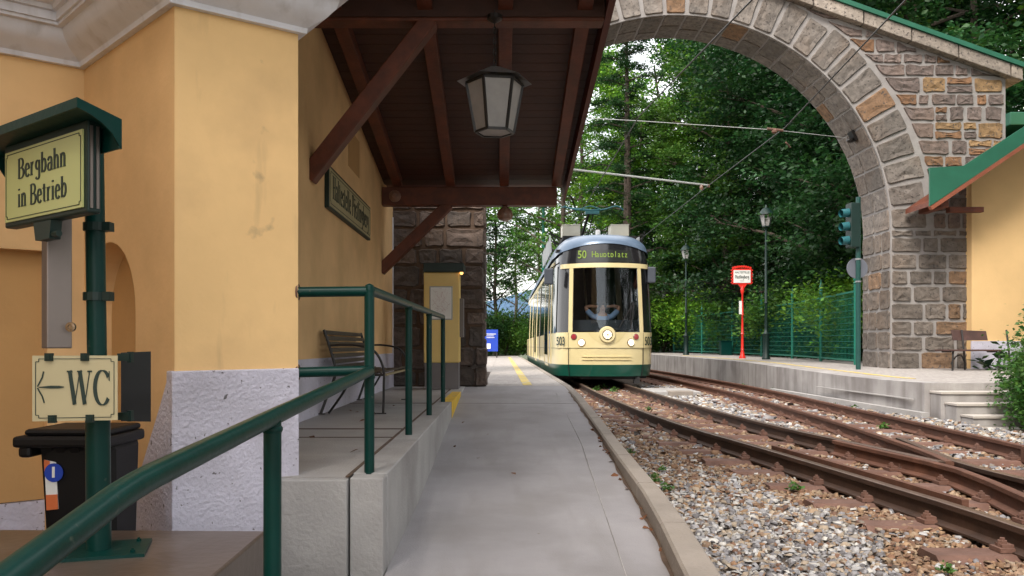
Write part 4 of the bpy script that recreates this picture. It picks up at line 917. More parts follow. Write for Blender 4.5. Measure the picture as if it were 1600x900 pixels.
for sgn in (1, -1):
    xe = AX + sgn * (10.22 - AX); m.prism([(AX, AY - .21, copz(AX) + .253), (xe, AY - .21, copz(10.22) + .253), (xe, AY - .21, copz(10.22) + .345), (AX, AY - .21, copz(AX) + .345)], (0, AT + .42, 0))
m.build('sheet_cover', M['copper'], ar)
# iron wall bracket for the span wire
m = MB(); bq = Vector((AX + AR * math.cos(R(28)), 16.6, AZ + AR * math.sin(R(28)))); m.box(bq + Vector((-.04, 0, -.02)), (.05, .2, .22), ry=R(-28)); m.lathe(bq + Vector((-.16, 0, -.1)), [(.03, 0), (.05, .03), (.05, .09), (.03, .12)], 10, 'X'); m.build('wire_bracket', M['iron'], ar)

# ---------------------------------------------------------------- right-hand building
rb = thing('side_building', (10, 16.5, .36), 'yellow plastered lodge with green edged roof at the right behind the bench', 'building')
m = MB(); m.prism([(9.12, 15.9, -.3), (16, 15.9, -.3), (16, 15.9, 8.2), (9.12, 15.9, 4.2)], (0, 1.35, 0)); m.build('wall', M['machine'] if 0 else mat('lodge_plaster', (.76, .51, .24), .85, var=.06, vscale=1.5, bump=.2, bscale=40), rb)
m = MB(); m.bb(9.10, 16, 15.87, 15.895, .3, .93); m.build('plinth', M['plinth'], rb)
yF = 15.0
A_ = at(1453, 322, yF); B_ = at(1453, 262, yF); Cc = at(1506, 259, yF); D_ = at(1600, 198, yF); E_ = at(1600, 224, yF)
sl = (D_.z - Cc.z) / (D_.x - Cc.x); D2 = Vector((14.5, yF, Cc.z + sl * (14.5 - Cc.x))); sl2 = (E_.z - A_.z) / (E_.x - A_.x); E2 = Vector((14.5, yF, D2.z - .28))
m = MB(); m.prism([A_, E_, E2, D2, Cc, B_], (0, .04, 0)); m.build('verge_board', M['copper'], rb)
m = MB(); m.prism([B_ + Vector((-.01, .05, 0)), Cc + Vector((0, .05, 0)), D2 + Vector((0, .05, 0)), D2 + Vector((0, .05, -.05)), Cc + Vector((0, .05, -.05)), B_ + Vector((-.01, .05, -.05))], (.52, .93, 0)); m.build('roof_sheet', M['copper'], rb)
m = MB(); q0, q1 = A_ + Vector((.03, .04, .01)), E2 + Vector((0, .04, -.0)); q0b = E_ + Vector((0, .04, 0)); m.prism([q0, q0b, q1, q1 + Vector((0, 0, .09)), q0b + Vector((0, 0, .09)), q0 + Vector((0, 0, .09))], (0, .93, 0))
m.build('soffit', M['wood'], rb)
m = MB(); m.beam(A_ + Vector((.02, .03, -.04)), E_ + Vector((0, .03, -.04)), .07, .09, up=(0, 1, 0)); m.beam(E_ + Vector((0, .03, -.04)), E2 + Vector((0, .03, -.04)), .07, .09, up=(0, 1, 0)); m.build('verge_timber', mat('verge_timber', (.24, .075, .04), .5, var=.2), rb)
m = MB(); m.beam(at(1476, 318, 15.1), at(1476, 318, 15.1) + Vector((0, .8, 0)), .16, .14); q = at(1462, 320, 15.2); m.bb(8.45, 9.1, 15.45, 15.6, 3.36, 3.46); m.build('purlin', M['wood'], rb, bevel=.01)
m = MB(); p = at(1574, 197, 17.6); m.bb(p.x, 16, 17.5, 20, p.z, p.z + .28); tag(m.build('flat_roof_edge', M['copper'], bevel=.02), 'green sheet metal roof edge poking out behind the right end of the arch', 'roof')
#@@DETAILS
# ---------------------------------------------------------------- tram
TX, TY = 2.28, 17.72
tr = thing('tram', (TX, TY + .1, 0), 'cream and green low-floor tram number 503 coming through the arch with lit headlamps', 'tram')
half = [(-1.15, 36.5), (-1.15, 30), (-1.15, 24), (-1.15, 20.2), (-1.15, 19.3), (-1.12, 18.7), (-1.05, 18.28), (-.90, 18.02), (-.6, 17.84), (-.3, 17.75), (0, 17.72)]
cm = catmull([(x, y, 0) for x, y in half] + [(-x, y, 0) for x, y in half[::-1][1:]], 10)
OUT = [(p.x, p.y) for p in cm]; SL = [0]
for a, b in zip(OUT, OUT[1:]): SL.append(SL[-1] + math.hypot(b[0] - a[0], b[1] - a[1]))
STOT = SL[-1]
def o_at(s):
    s = max(0, min(STOT, s)); import bisect
    i = min(len(SL) - 2, max(0, bisect.bisect_right(SL, s) - 1)); t = (s - SL[i]) / (SL[i + 1] - SL[i])
    a, b = OUT[i], OUT[i + 1]; p = (a[0] + (b[0] - a[0]) * t, a[1] + (b[1] - a[1]) * t)
    a, b = OUT[max(0, i - 1)], OUT[min(len(OUT) - 1, i + 2)]; l = math.hypot(b[0] - a[0], b[1] - a[1]); return p, ((b[1] - a[1]) / l, -(b[0] - a[0]) / l)
def rake(z): return interp([(.1, .10), (.42, .02), (.8, 0), (1.15, 0), (2.6, .14), (3.1, .24), (3.4, .34)], z)
def tumb(z): return interp([(.1, .04), (.42, 0), (1.2, 0), (2.7, .05), (3.1, .10)], z)
def sp_(s, z, out=0):
    (x, y), (nx_, ny_) = o_at(s)
    if nx_ * x < 0 and abs(x) > .5: nx_ = -nx_
    if ny_ > 0 and y < 19: ny_ = -ny_
    fr = max(0, -ny_); sx = x * (1 - tumb(z) * (1 if abs(x) > .3 else 1)) 
    return Vector((TX + sx + nx_ * out, y + rake(z) * max(0, min(1, (19.6 - y) / 1.6)) + ny_ * out, z))
def s_x(x):                                                     # arc parameter for a sideways place on the nose
    lo, hi = 0, STOT
    for _ in range(40):
        mid = (lo + hi) / 2
        if o_at(mid)[0][0] < x: lo = mid
        else: hi = mid
    return lo
def s_y(y, side):
    best = min(range(len(OUT)), key=lambda i: abs(OUT[i][1] - y) + (100 if OUT[i][0] * side < 0 else 0)); return SL[best]
def s_yy(y, side):                                              # finer
    lo, hi = (0, STOT / 2) if side < 0 else (STOT / 2, STOT)
    for _ in range(40):
        mid = (lo + hi) / 2; yy_ = o_at(mid)[0][1]
        if (yy_ > y) == (side < 0): lo = mid
        else: hi = mid
    return lo
def patch(mb, s0, s1, z0, z1, out=0, thick=.012, ns=None, nz=4):
    ns = ns or max(2, int(abs(s1 - s0) / .12)); f0 = z0 if callable(z0) else (lambda s: z0); f1 = z1 if callable(z1) else (lambda s: z1)
    vs = []; 
    for j in range(nz + 1):
        for i in range(ns + 1):
            s = s0 + (s1 - s0) * i / ns; z = f0(s) + (f1(s) - f0(s)) * j / nz; vs.append(sp_(s, z, out))
    for j in range(nz + 1):
        for i in range(ns + 1):
            s = s0 + (s1 - s0) * i / ns; z = f0(s) + (f1(s) - f0(s)) * j / nz; vs.append(sp_(s, z, out - thick))
    K = (ns + 1) * (nz + 1); fs = []
    for j in range(nz):
        for i in range(ns):
            a = j * (ns + 1) + i; fs.append((a, a + 1, a + ns + 2, a + ns + 1)); fs.append((a + K, a + K + ns + 1, a + K + ns + 2, a + K + 1))
    for i in range(ns): fs.append((i, i + K, i + 1 + K, i + 1)); a = nz * (ns + 1) + i; fs.append((a, a + 1, a + 1 + K, a + K))
    for j in range(nz): a = j * (ns + 1); fs.append((a, a + ns + 1, a + ns + 1 + K, a + K)); a += ns; fs.append((a, a + K, a + ns + 1 + K, a + ns + 1))
    mb.add(vs, fs)
sl0, sl1 = s_x(-.72), s_x(.72); fL, fR = s_x(-1.07), s_x(1.07); cL, cR = s_yy(18.9, -1), s_yy(18.9, 1); SM = STOT / 2
def wsb(s): d = abs(s - SM); return 1.15 + .055 * max(0, 1 - (d / .25) ** 2)     # lower edge of the windscreen
def rfb(s): d = abs(s - SM); return 3.08 - .10 * min(1, (d / .85) ** 2) - .13 * max(0, min(1, (d - .8) / .8))
# body shell (with an opening behind the windscreen)
m = MB(); patch(m, 0, STOT, .42, 1.12, 0, .03, ns=150); m.build('body', M['tcream'], tr, smooth=True)
m = MB(); patch(m, 0, STOT, .17, .425, .004, .03, ns=150, nz=2); m.build('skirt', M['tgreen'], tr, smooth=True)
m = MB(); patch(m, 0, sl0 - .02, 1.12, 3.0, -.012, .02, ns=70, nz=8); patch(m, sl1 + .02, STOT, 1.12, 3.0, -.012, .02, ns=70, nz=8); m.build('window_band', M['tblack'], tr, smooth=True)
m = MB(); patch(m, sl0 - .35, sl1 + .35, 2.60, rfb, .006, .03, ns=40); m.build('display_band', M['tblack'], tr, smooth=True)
m = MB(); patch(m, sl0 - .02, sl1 + .02, lambda s: 1.12, lambda s: wsb(s) + .012, .005, .03, ns=30, nz=2); m.build('sill', M['tblack'], tr, smooth=True)
# cream framing of the front
m = MB(); patch(m, sl0 - .11, sl0 - .015, 1.12, 2.62, .014, .03, ns=3, nz=10); m.build('front_pillar', M['tcream'], tr, smooth=True)
m = MB(); patch(m, sl1 + .015, sl1 + .11, 1.12, 2.62, .014, .03, ns=3, nz=10); m.build('front_pillar', M['tcream'], tr, smooth=True)
m = MB(); patch(m, sl0 - .40, sl1 + .40, 2.545, 2.645, .016, .03, ns=40, nz=2); m.build('front_header', M['tcream'], tr, smooth=True)
# lower face: apron with a step line and grooves
m = MB(); patch(m, fL + .02, fR - .02, .79, lambda s: wsb(s) - .02 if abs(s - SM) < .0 else 1.13, .012, .02, ns=50); m.build('light_panel', M['tcream'], tr, smooth=True)
m = MB(); patch(m, SM - .42, SM + .42, lambda s: .86 + .26 * (abs(s - SM) / .42) ** 2.2, 1.125, .018, .012, ns=24); m.build('centre_dip_shade', mat('tram_shadow_cream', (.60, .50, .25), .35, var=.03, coat=.4), tr, smooth=True)
m = MB()
for z in (.60, .535): patch(m, SM - .55, SM + .55, z - .009, z + .009, .016, .02, ns=20, nz=1)
m.build('bumper_strip', M['tcream'], tr, smooth=True)
m = MB(); patch(m, 0, STOT, .782, .790, .003, .02, ns=150, nz=1)
for s in (SM - .86, SM + .86):
    for k in range(8): z = .18 + k * .118; patch(m, s - .004 + (.012 * k if s < SM else -.012 * k) * 0, s + .004, z, z + .118, .0145, .02, ns=1, nz=1)
m.build('panel_gap', M['under'], tr)
m = MB(); patch(m, sl0, sl1, wsb, 2.55, .010, .006, ns=24, nz=12); m.build('windscreen', M['windscreen'], tr, smooth=True)
m = MB()
m.beam(sp_(SM + .52, 1.20, .03), sp_(SM + .62, 1.75, .03), .012, .02); m.beam(sp_(SM + .25, 1.22, .035), sp_(SM + .62, 1.80, .035), .010, .018); m.beam(sp_(SM + .50, 1.30, .04), sp_(SM + .55, 2.1, .04), .008, .015)
m.build('wiper', M['under'], tr)
# cab windows at the sides, passenger windows, doors
WIN = [(18.35, 18.95), (19.1, 19.75), (21.7, 24.1), (24.7, 26.6), (28.2, 30.0), (30.6, 33.0), (33.5, 36.0)]
for side in (-1, 1):
    for (ya, yb) in WIN:
        m = MB(); patch(m, s_yy(ya, side), s_yy(yb, side), 1.13, 2.62, .004, .014); m.build('side_window', M['darkglass'], tr, smooth=True)
    for (ya, yb) in ((20.0, 21.5), (26.8, 28.0)):
        d = MB(); patch(d, s_yy(ya, side), s_yy(yb, side), .34, 2.64, .010, .02, nz=8); dr_ = d.build('door', M['tcream'], tr, smooth=True)
        for (a, b) in ((ya + .06, (ya + yb) / 2 - .03), ((ya + yb) / 2 + .03, yb - .06)):
            w = MB(); patch(w, s_yy(a, side), s_yy(b, side), .62, 2.58, .017, .012, nz=4); w.build('door_pane', M['darkglass'], dr_, smooth=True)
    for y in (19.02, 19.88, 21.6, 24.4, 26.7, 28.1, 30.3, 33.25):
        m = MB(); patch(m, s_yy(y - .05, side), s_yy(y + .05, side), .42, 2.75, .016, .02, ns=1, nz=6); m.build('upright', M['tcream'], tr)
    m = MB(); patch(m, s_yy(18.8, side), s_yy(36.4, side), 2.64, 2.76, .012, .02, ns=60, nz=1); m.build('cant_rail', M['tcream'], tr, smooth=True)
    m = MB(); patch(m, s_yy(24.12, side), s_yy(24.35, side), .2, 2.98, .014, .02, ns=6, nz=6); m.build('bellows', M['under'], tr)
# roof dome
m = MB(); NS = 120; ring = []; nk = 7; vs = []; fs = []
for k in range(nk + 1):
    a = k / nk * math.pi / 2
    for i in range(NS + 1):
        s = STOT * i / NS; zb_ = rfb(s); z = zb_ + (3.36 - zb_) * math.sin(a) + .004; ins_ = .62 * (1 - math.cos(a))
        # finer sampling round the nose
        s = SM + (STOT / 2) * (abs(2 * i / NS - 1) ** 2.2) * (1 if i > NS / 2 else -1); zb_ = rfb(s); z = zb_ + (3.36 - zb_) * math.sin(a)
        p = sp_(s, zb_, .03); c = Vector((TX, max(p.y, 19.0) if p.y > 19 else 19.0, 0)); dv = Vector((c.x - p.x, c.y - p.y, 0)); l = dv.length
        p = p + dv / l * min(ins_ * (1.3 if p.y < 18.6 else 1), l); vs.append(Vector((p.x, p.y, z)))
W_ = NS + 1
for k in range(nk):
    for i in range(NS): a = k * W_ + i; fs.append((a, a + 1, a + W_ + 1, a + W_))
for i in range(NS // 2): a = nk * W_ + i; b = nk * W_ + NS - i; fs.append((a, a + 1, b - 1, b) if b - 1 != a + 1 else (a, a + 1, b))
m.add(vs, fs)
vs2 = []; 
m.build('roof', M['troof'], tr, smooth=True, angle=60)
# destination display
zd = 2.83; d0 = sp_(SM, zd, .016); dpx = d0.y
m = MB(); patch(m, SM - .70, SM + .62, 2.67, 2.94, .012, .006, ns=20, nz=2); ds = m.build('display', mat('display_glass', (.02, .022, .02), .2, var=.1), tr, smooth=True)
bfont('route_number', '50', (TX - .52, sp_(SM - .52, zd, .03).y, zd), (.97, -.17, 0), (0, 0, 1), .17, M['led'], tr, wx=.85, bold=.003)
for i, ch in enumerate('Hauptplatz'):
    xx = -.28 + i * .083; s = s_x(xx); p = sp_(s, zd, .022); (q_, n_) = o_at(s)
    bfont('destination', ch, p, (-n_[1], n_[0], 0) if n_[1] < 0 else (1, 0, 0), (0, 0, 1), .135, M['led'], tr, wx=.8, bold=.0005)
# lamps
def disc(name, x, z, r, mt, out=.02, t=.02, n=20, parent=None, dome=0):
    s = s_x(x); p = sp_(s, z, out); (q_, n_) = o_at(s); nv = Vector((n_[0], -abs(n_[1]), 0)).normalized(); a = nv.orthogonal().normalized(); b = nv.cross(a)
    ringp = [p + a * r * math.cos(2 * math.pi * k / n) + b * r * math.sin(2 * math.pi * k / n) for k in range(n)]
    mb = MB(); r2 = [q + nv * t - (q - p) * .12 for q in ringp]; mb.add(ringp + r2 + [p + nv * (t + dome)], [(k, (k + 1) % n, n + (k + 1) % n, n + k) for k in range(n)] + [(n + k, n + (k + 1) % n, 2 * n) for k in range(n)])
    return mb.build(name, mt, parent or tr, smooth=True, angle=35)
boss = disc('lamp_boss', 0, 1.075, .185, M['tcream'], .015, .05)
disc('lamp_ring', 0, 1.075, .115, M['under'], .06, .02, parent=boss); disc('centre_lamp', 0, 1.075, .092, M['headlamp'], .078, .012, parent=boss)
ml = MB()
for k in range(8):
    a = k * math.pi / 4; p = sp_(SM, 1.075, .095); ml.beam(p + Vector((.03 * math.cos(a), 0, .03 * math.sin(a))), p + Vector((.088 * math.cos(a), 0, .088 * math.sin(a))), .012, .006, up=(0, 1, 0))
ml.lathe(sp_(SM, 1.075, .097), [(.022, .004), (.022, -.006)], 12, 'Y'); ml.build('lamp_grille', M['chrome'], boss)
for x in (-.54, .52):
    b = disc('headlight_ring', x, .905, .09, M['chrome'], .012, .02); disc('headlight', x, .905, .072, M['headlamp'], .03, .012, parent=b, dome=.012)
for x in (-.70, .64):
    b = disc('tail_light_ring', x, 1.03, .075, M['chrome'], .012, .014); disc('tail_light', x, 1.03, .06, M['lamp_red'], .025, .01, parent=b, dome=.01)
for x in (-.96, .93):
    s = s_x(x); p = sp_(s, .93, .028); (q_, n_) = o_at(s); U_ = Vector((abs(n_[1]), -n_[0] * (1 if n_[1] < 0 else -1) * -1, 0)).normalized()
    nv = Vector((n_[0], -abs(n_[1]), 0)).normalized(); U_ = Vector((0, 0, 1)).cross(-nv) * -1
    U_ = Vector((-nv.y, nv.x, 0)); bfont('fleet_number', '503', p, U_, (.0, 0, 1), .19, M['ink'], tr, wx=.78, bold=.004)
# mirrors
for (x, y, z, w) in ((TX - 1.24, 18.15, 2.37, .20), (TX + 1.07, 18.35, 2.42, .19)):
    m = MB(); m.box((x, y, z), (w, .12, .36)); mi = m.build('mirror', M['cabgrey'], tr, bevel=.03)
    m = MB(); m.tube([(x, y, z + .15), (x * .8 + TX * .2, y + .15, z + .32)], .015, 8); m.build('mirror_arm', M['under'], mi)
# underframe and bogies
m = MB(); m.bb(TX - .98, TX + .98, 18.5, 36.4, .10, .30); m.bb(TX - .55, TX + .65, 18.0, 18.6, .10, .2); m.bb(TX + .62, TX + .75, 18.0, 18.1, -.0, .16); m.build('underframe', M['under'], tr)
for y in (20.2, 22.0, 30.2, 32.0):
    for s in (-1, 1): m = MB(); m.lathe((TX - .08 + s * .48, y, .27), [(.25, -.05), (.27, -.05), (.27, .05), (.25, .05)], 20, 'X'); m.build('wheel', M['under'], tr, smooth=True)
# cab inside: dashboard, rear wall, curtains, seat
m = MB(); m.prism([(TX - .95, 18.25, 1.05), (TX + .95, 18.25, 1.05), (TX + .95, 18.5, 1.42), (TX - .95, 18.5, 1.42)], (0, .12, .0)); m.bb(TX - .95, TX + .95, 18.5, 18.75, .9, 1.40); m.build('dashboard', M['cabgrey'], tr)
m = MB(); m.bb(TX - 1.05, TX + 1.05, 20.0, 20.04, .4, 3.0); m.bb(TX - 1.05, TX + 1.05, 18.3, 20.0, .95, 1.0); m.bb(TX - 1.05, TX + 1.05, 18.4, 20.0, 2.95, 3.0); m.build('cab_wall', M['under'], tr)
m = MB(); m.tube([(TX + .05, 19.2, 1.35), (TX + .03, 19.2, 1.85)], [.17, .12], 10); m.build('driver_seat', M['cabgrey'], tr)
for x, w in ((TX + .40, .13), (TX - .35, .05)):
    m = MB(); pts = [Vector((x + w * k / 8 + (.0), 19.7 + .02 * (k % 2), 2.9)) for k in range(9)]; n = 9
    m.add([p for p in pts] + [Vector((p.x * 1 + .12, p.y, 1.3)) for p in pts], [(k, k + 1, n + k + 1, n + k) for k in range(8)]); m.build('curtain', mat('curtain_cloth', (.32, .27, .19), .9, var=.1), tr, fix=False)
# roof equipment
for x in (TX - .86, TX + .28):
    m = MB(); m.bb(x, x + .42, 19.2, 19.7, 3.40, 3.66); m.bb(x - .01, x + .43, 19.19, 19.71, 3.66, 3.68); m.build('roof_box', M['box_white'], tr, bevel=.01)
m = MB(); m.bb(TX - .85, TX + .85, 19.1, 24, 3.33, 3.40); m.bb(TX - .7, TX + .7, 20.8, 23.8, 3.40, 3.50)
for y in (19.5, 20.6, 22, 23.5):
    for s in (-1, 1): m.beam((TX + s * 1.0, y, 3.2), (TX + s * 1.12, y, 3.55), .03, .03); m.beam((TX + s * .8, y, 3.36), (TX + s * 1.1, y, 3.5), .03, .03)
m.build('roof_frame', M['under'], tr)
for s in (-1, 1): m = MB(); m.prism([(TX + s * 1.06, 19.9, 3.12), (TX + s * 1.06, 24, 3.12), (TX + s * 1.08, 24, 3.52), (TX + s * 1.08, 20.1, 3.52)], (s * .02, 0, 0)); m.build('roof_screen', M['zinc'], tr)
m = MB(); m.lathe((TX - .05, 19.0, 3.34), [(.06, 0), (.06, .15), (.045, .18)], 12); m.build('roof_vent', M['white'], tr, smooth=True)
pg = MB(); pg.tube([(TX - .30, 20.9, 3.45), (TX - .12, 20.2, 4.14)], .035, 8); pg.tube([(TX - .12, 20.9, 3.45), (TX - .02, 20.2, 4.12)], .015, 6); pg.tube([(TX - .30, 20.6, 3.42), (TX - .1, 20.3, 3.46)], .05, 8); pgo = pg.build('pantograph', M['under'], tr)
pg = MB(); pg.tube(catmull([(TX - .75, 20.2, 4.28), (TX - .5, 20.2, 4.20), (TX - .1, 20.2, 4.18), (TX + .25, 20.2, 4.20), (TX + .55, 20.2, 4.28), (TX + .72, 20.2, 4.18)], 4), .018, 6); pg.tube([(TX - .80, 20.45, 4.30), (TX - .05, 20.4, 4.22)], .015, 6); pg.tube(catmull([(TX - .35, 20.2, 4.20), (TX - .1, 20.2, 4.28), (TX + .15, 20.2, 4.20)], 4), .014, 6)
pg.bb(TX - .22, TX + .12, 20.15, 20.3, 4.08, 4.16); pg.build('contact_head', M['signal_hood'], pgo)

# driver: leaning back, both hands behind the head, light blue shirt
def skin_body(name, J, E, root, mt, parent, loc, sub=2):
    me = bpy.data.meshes.new(name); off = worldloc(parent) if parent else Vector((0, 0, 0))
    me.from_pydata([tuple(Vector(j[0]) + Vector(loc) - off) for j in J], E, []); o = bpy.data.objects.new(name, me); COL.objects.link(o); o.parent = parent
    sk = o.modifiers.new('s', 'SKIN'); sk.use_smooth_shade = True
    for i, j in enumerate(J): v = me.skin_vertices[0].data[i]; r_ = j[1]; v.radius = (r_, r_) if not isinstance(r_, tuple) else r_; v.use_root = (i == root)
    sb = o.modifiers.new('d', 'SUBSURF'); sb.levels = sb.render_levels = sub; me.materials.append(mt); return o
dl = (TX + .05, 18.92, 1.62)                                   # chin level
dv = thing('person', (TX + .05, 19.1, 1.0), 'person in light blue shirt sitting in the tram cab, both hands behind the head', 'person')
J = [((0, .1, -.62), (.16, .12)), ((0, .08, -.42), (.155, .11)), ((0, .06, -.22), (.19, .11)), ((0, .06, -.09), (.10, .08)), ((0, .03, -.01), .055), ((0, .01, .05), (.07, .08)), ((0, .01, .13), (.078, .09)), ((0, .01, .20), (.06, .07)),
     ((-.19, .06, -.13), .062), ((-.33, .04, .00), .052), ((-.40, .05, .12), .042), ((-.26, .10, .14), .034), ((-.13, .13, .13), .026), ((-.08, .13, .14), .034),
     ((.19, .06, -.13), .062), ((.33, .04, .00), .052), ((.40, .05, .12), .042), ((.26, .10, .14), .034), ((.13, .13, .13), .026), ((.08, .13, .14), .034),
     ((-.12, -.05, -.66), .085), ((-.14, -.40, -.60), .07), ((.12, -.05, -.66), .085), ((.14, -.40, -.60), .07)]
E = [(0, 1), (1, 2), (2, 3), (3, 4), (4, 5), (5, 6), (6, 7), (3, 8), (8, 9), (9, 10), (10, 11), (11, 12), (12, 13), (3, 14), (14, 15), (15, 16), (16, 17), (17, 18), (18, 19), (0, 20), (20, 21), (0, 22), (22, 23)]
skin_body('body', J, E, 0, M['skin'], dv, dl)
JS = [((0, .1, -.60), (.175, .135)), ((0, .08, -.42), (.17, .125)), ((0, .06, -.22), (.205, .125)), ((0, .06, -.10), (.11, .09)), ((-.19, .06, -.13), .078), ((-.33, .04, .00), .068), ((-.36, .045, .05), .066), ((.19, .06, -.13), .078), ((.33, .04, .00), .068), ((.36, .045, .05), .066)]
skin_body('shirt', JS, [(0, 1), (1, 2), (2, 3), (3, 4), (4, 5), (5, 6), (3, 7), (7, 8), (8, 9)], 0, M['shirt'], dv, dl)
D = Vector(dl)
m = MB(); m.lathe(D + Vector((0, .03, .10)), [(.092, 0), (.096, .05), (.085, .10), (.05, .14), (.01, .15)], 14); m.build('hair', M['hair'], dv, smooth=True)
m = MB()
for s in (-1, 1): m.lathe(D + Vector((s * .03, -.078, .115)), [(.012, .004), (.010, -.004)], 8, 'Y')
m.build('eyes', M['hair'], dv)
m = MB(); m.prism([D + Vector((-.012, -.08, .07)), D + Vector((.012, -.08, .07)), D + Vector((0, -.078, .115))], (0, -.018, 0)); m.build('nose', M['skin'], dv)
m = MB(); m.box(D + Vector((0, -.079, .04)), (.045, .006, .009)); m.build('mouth', M['lamp_red'], dv)

# ---------------------------------------------------------------- overhead line
m = MB(); m.tube([(2.75, -3, 4.52), (2.58, 8.4, 4.40), (2.13, 12.7, 4.40), (2.1, 20.3, 4.36), (2.3, 45, 4.4)], .010, 5)
tag(m.build('contact_wire', M['wire']), 'black contact wire above the tram track, meeting the pantograph', 'overhead wire')
m = MB(); m.tube([(3.8, -3, 4.5), (4.16, 8.44, 4.40), (4.63, 13.4, 4.40), (4.6, 18.3, 4.40), (4.7, 45, 4.4)], .010, 5)
tag(m.build('contact_wire', M['wire']), 'black contact wire above the empty right-hand track', 'overhead wire')
c0, c1 = at(1210, 203, 13.4), bq + Vector((-.18, 0, -.05))
sw = thing('span_wire', tuple(c0), 'thin span wire with red-brown insulator running to the inside of the arch', 'wire')
m = MB(); m.tube([at(760, 176, 13.6), at(1000, 189, 13.5), c0, c1], .0055, 5); m.build('wire', M['wire_light'], sw)
m = MB(); m.tube([c0 + Vector((-.12, 0, .02)), c0 + Vector((.14, 0, -.01))], .022, 8); m.lathe(c0 + Vector((0, 0, -.06)), [(.02, 0), (.045, .02), (.045, .05), (.02, .07)], 10); m.tube([c0 + Vector((.5, .9, .02)), c0 + Vector((.7, 1.25, .02))], .015, 6); m.build('insulator', M['rust'], sw)
arm = thing('bracket_arm', (4.6, 18.3, 4.4), 'pale steel tube arm carrying the overhead wire between the arch legs', 'bracket arm')
m = MB(); m.tube([(-.75, 16.85, 4.72), (4.62, 18.3, 4.42)], .022, 8); m.build('tube', M['wire_light'], arm, smooth=True)
m = MB(); m.lathe((4.45, 18.25, 4.36), [(.03, -.05), (.045, 0), (.03, .06)], 8); m.tube([(4.62, 18.3, 4.44), (4.62, 18.3, 4.38)], .03, 8); m.build('insulator', M['porcelain'], arm)
for (px, py, Y, lb_) in ((849, 322, 46, 'thin green mast rising behind the left side of the tram roof'), (937, 318, 48, 'thicker green mast rising behind the tram pantograph')):
    p = at(px, py, Y); m = MB(); m.tube([(p.x, Y, .2), (p.x, Y, p.z)], .09 if px < 900 else .16, 10); m.lathe((p.x, Y, p.z), [(.2, -.1), (.2, 0), (.1, .1)], 10); tag(m.build('mast', M['fgreen'], smooth=True), lb_, 'mast')

# ---------------------------------------------------------------- fence on the right platform
def pz(y): return interp([(p[1], p[2]) for p in PR], y)
FP = [(7.86, 18.2), (8.26, 21.2), (8.62, 24.3), (8.72, 27.5), (8.72, 31), (8.55, 35), (8.3, 39.5)]
fn = thing('mesh_fence', (8.3, 21, .42), 'green wire mesh fence with spiked posts along the back of the right platform', 'fence')
for i, (x, y) in enumerate(FP):
    z = pz(y); m = MB(); m.tube([(x, y, z - .1), (x, y, z + 1.80)], .042, 8); m.lathe((x, y, z + 1.8), [(.03, 0), (.05, .02), (.03, .05), (.05, .10), (.045, .15), (.02, .20), (.004, .33)], 8); m.build('post', M['fgreen'], fn, smooth=True)
for (a, b) in zip(FP, FP[1:]):
    m = MB(); za, zb_ = pz(a[1]), pz(b[1])
    for k in range(12):
        h_ = .10 + k * .14; m.beam((a[0], a[1], za + h_), (b[0], b[1], zb_ + h_), .013 if k not in (0, 11) else .04, .013 if k not in (0, 11) else .04)
    n = int(math.hypot(b[0] - a[0], b[1] - a[1]) / .11)
    for k in range(1, n): t = k / n; x, y, z = a[0] + (b[0] - a[0]) * t, a[1] + (b[1] - a[1]) * t, za + (zb_ - za) * t; m.beam((x, y, z + .1), (x, y, z + 1.64), .006, .006, up=(1, 0, 0))
    m.build('mesh_panel', M['fgreen'], fn)
gt = thing('cabinet', (8.4, 31, .47), 'small green switch cabinet standing low in front of the mesh fence', 'cabinet')
m = MB(); m.bb(8.2, 8.6, 30.6, 30.9, .47, 1.0); m.build('body', M['green'], gt, bevel=.01); m = MB(); m.bb(8.17, 8.63, 30.57, 30.93, 1.0, 1.03); m.build('lid', M['green'], gt)

def street_lamp(x, y, top, label):
    z0 = pz(y); t = thing('street_lamp', (x, y, z0), label, 'street lamp', 'old style lamps on the right platform')
    m = MB(); m.lathe((x, y, z0), [(.12, 0), (.12, .05), (.09, .08), (.09, .70), (.11, .74), (.06, .80), (.045, .9), (.04, 1.6), (.055, 1.63), (.04, 1.66), (.032, top - z0 - .62), (.06, top - z0 - .60), (.03, top - z0 - .56)], 12); m.build('post', M['dgreen'], t, smooth=True, angle=50)
    m = MB(); zt_ = top; r0, r1 = .11, .19
    for k in range(6):
        a, b = 2 * math.pi * k / 6, 2 * math.pi * (k + 1) / 6
        P = lambda r_, ang_, z_: Vector((x + r_ * math.cos(ang_), y + r_ * math.sin(ang_), z_))
        m.prism([P(r0, a, zt_ - .50), P(r0, b, zt_ - .50), P(r1, b, zt_ - .18), P(r1, a, zt_ - .18)], (Vector((x, y, zt_ - .3)) - P(r1, (a + b) / 2, zt_ - .3)).normalized() * .004)
    m.build('glass_pane', M['lantern_glass'], t)
    m = MB()
    for k in range(6):
        a = 2 * math.pi * k / 6; m.beam((x + .112 * math.cos(a), y + .112 * math.sin(a), zt_ - .52), (x + .194 * math.cos(a), y + .194 * math.sin(a), zt_ - .17), .016, .016)
    m.lathe((x, y, zt_), [(.12, -.53), (.12, -.50)], 6); m.build('lantern_frame', M['dgreen'], t)
    m = MB(); m.lathe((x, y, zt_), [(.235, -.18), (.22, -.15), (.13, -.04), (.10, .0), (.04, .02), (.03, .08), (.005, .12)], 12); m.build('lamp_cap', M['dgreen'], t, smooth=True)
p = at(1197, 326, 23.5); street_lamp(p.x, 23.5, p.z, 'tall green lantern post between the red stop sign and the arch')
p = at(1072, 384, 31.5); street_lamp(p.x, 31.5, p.z, 'farther green lantern post half lost in the foliage left of the red stop sign')

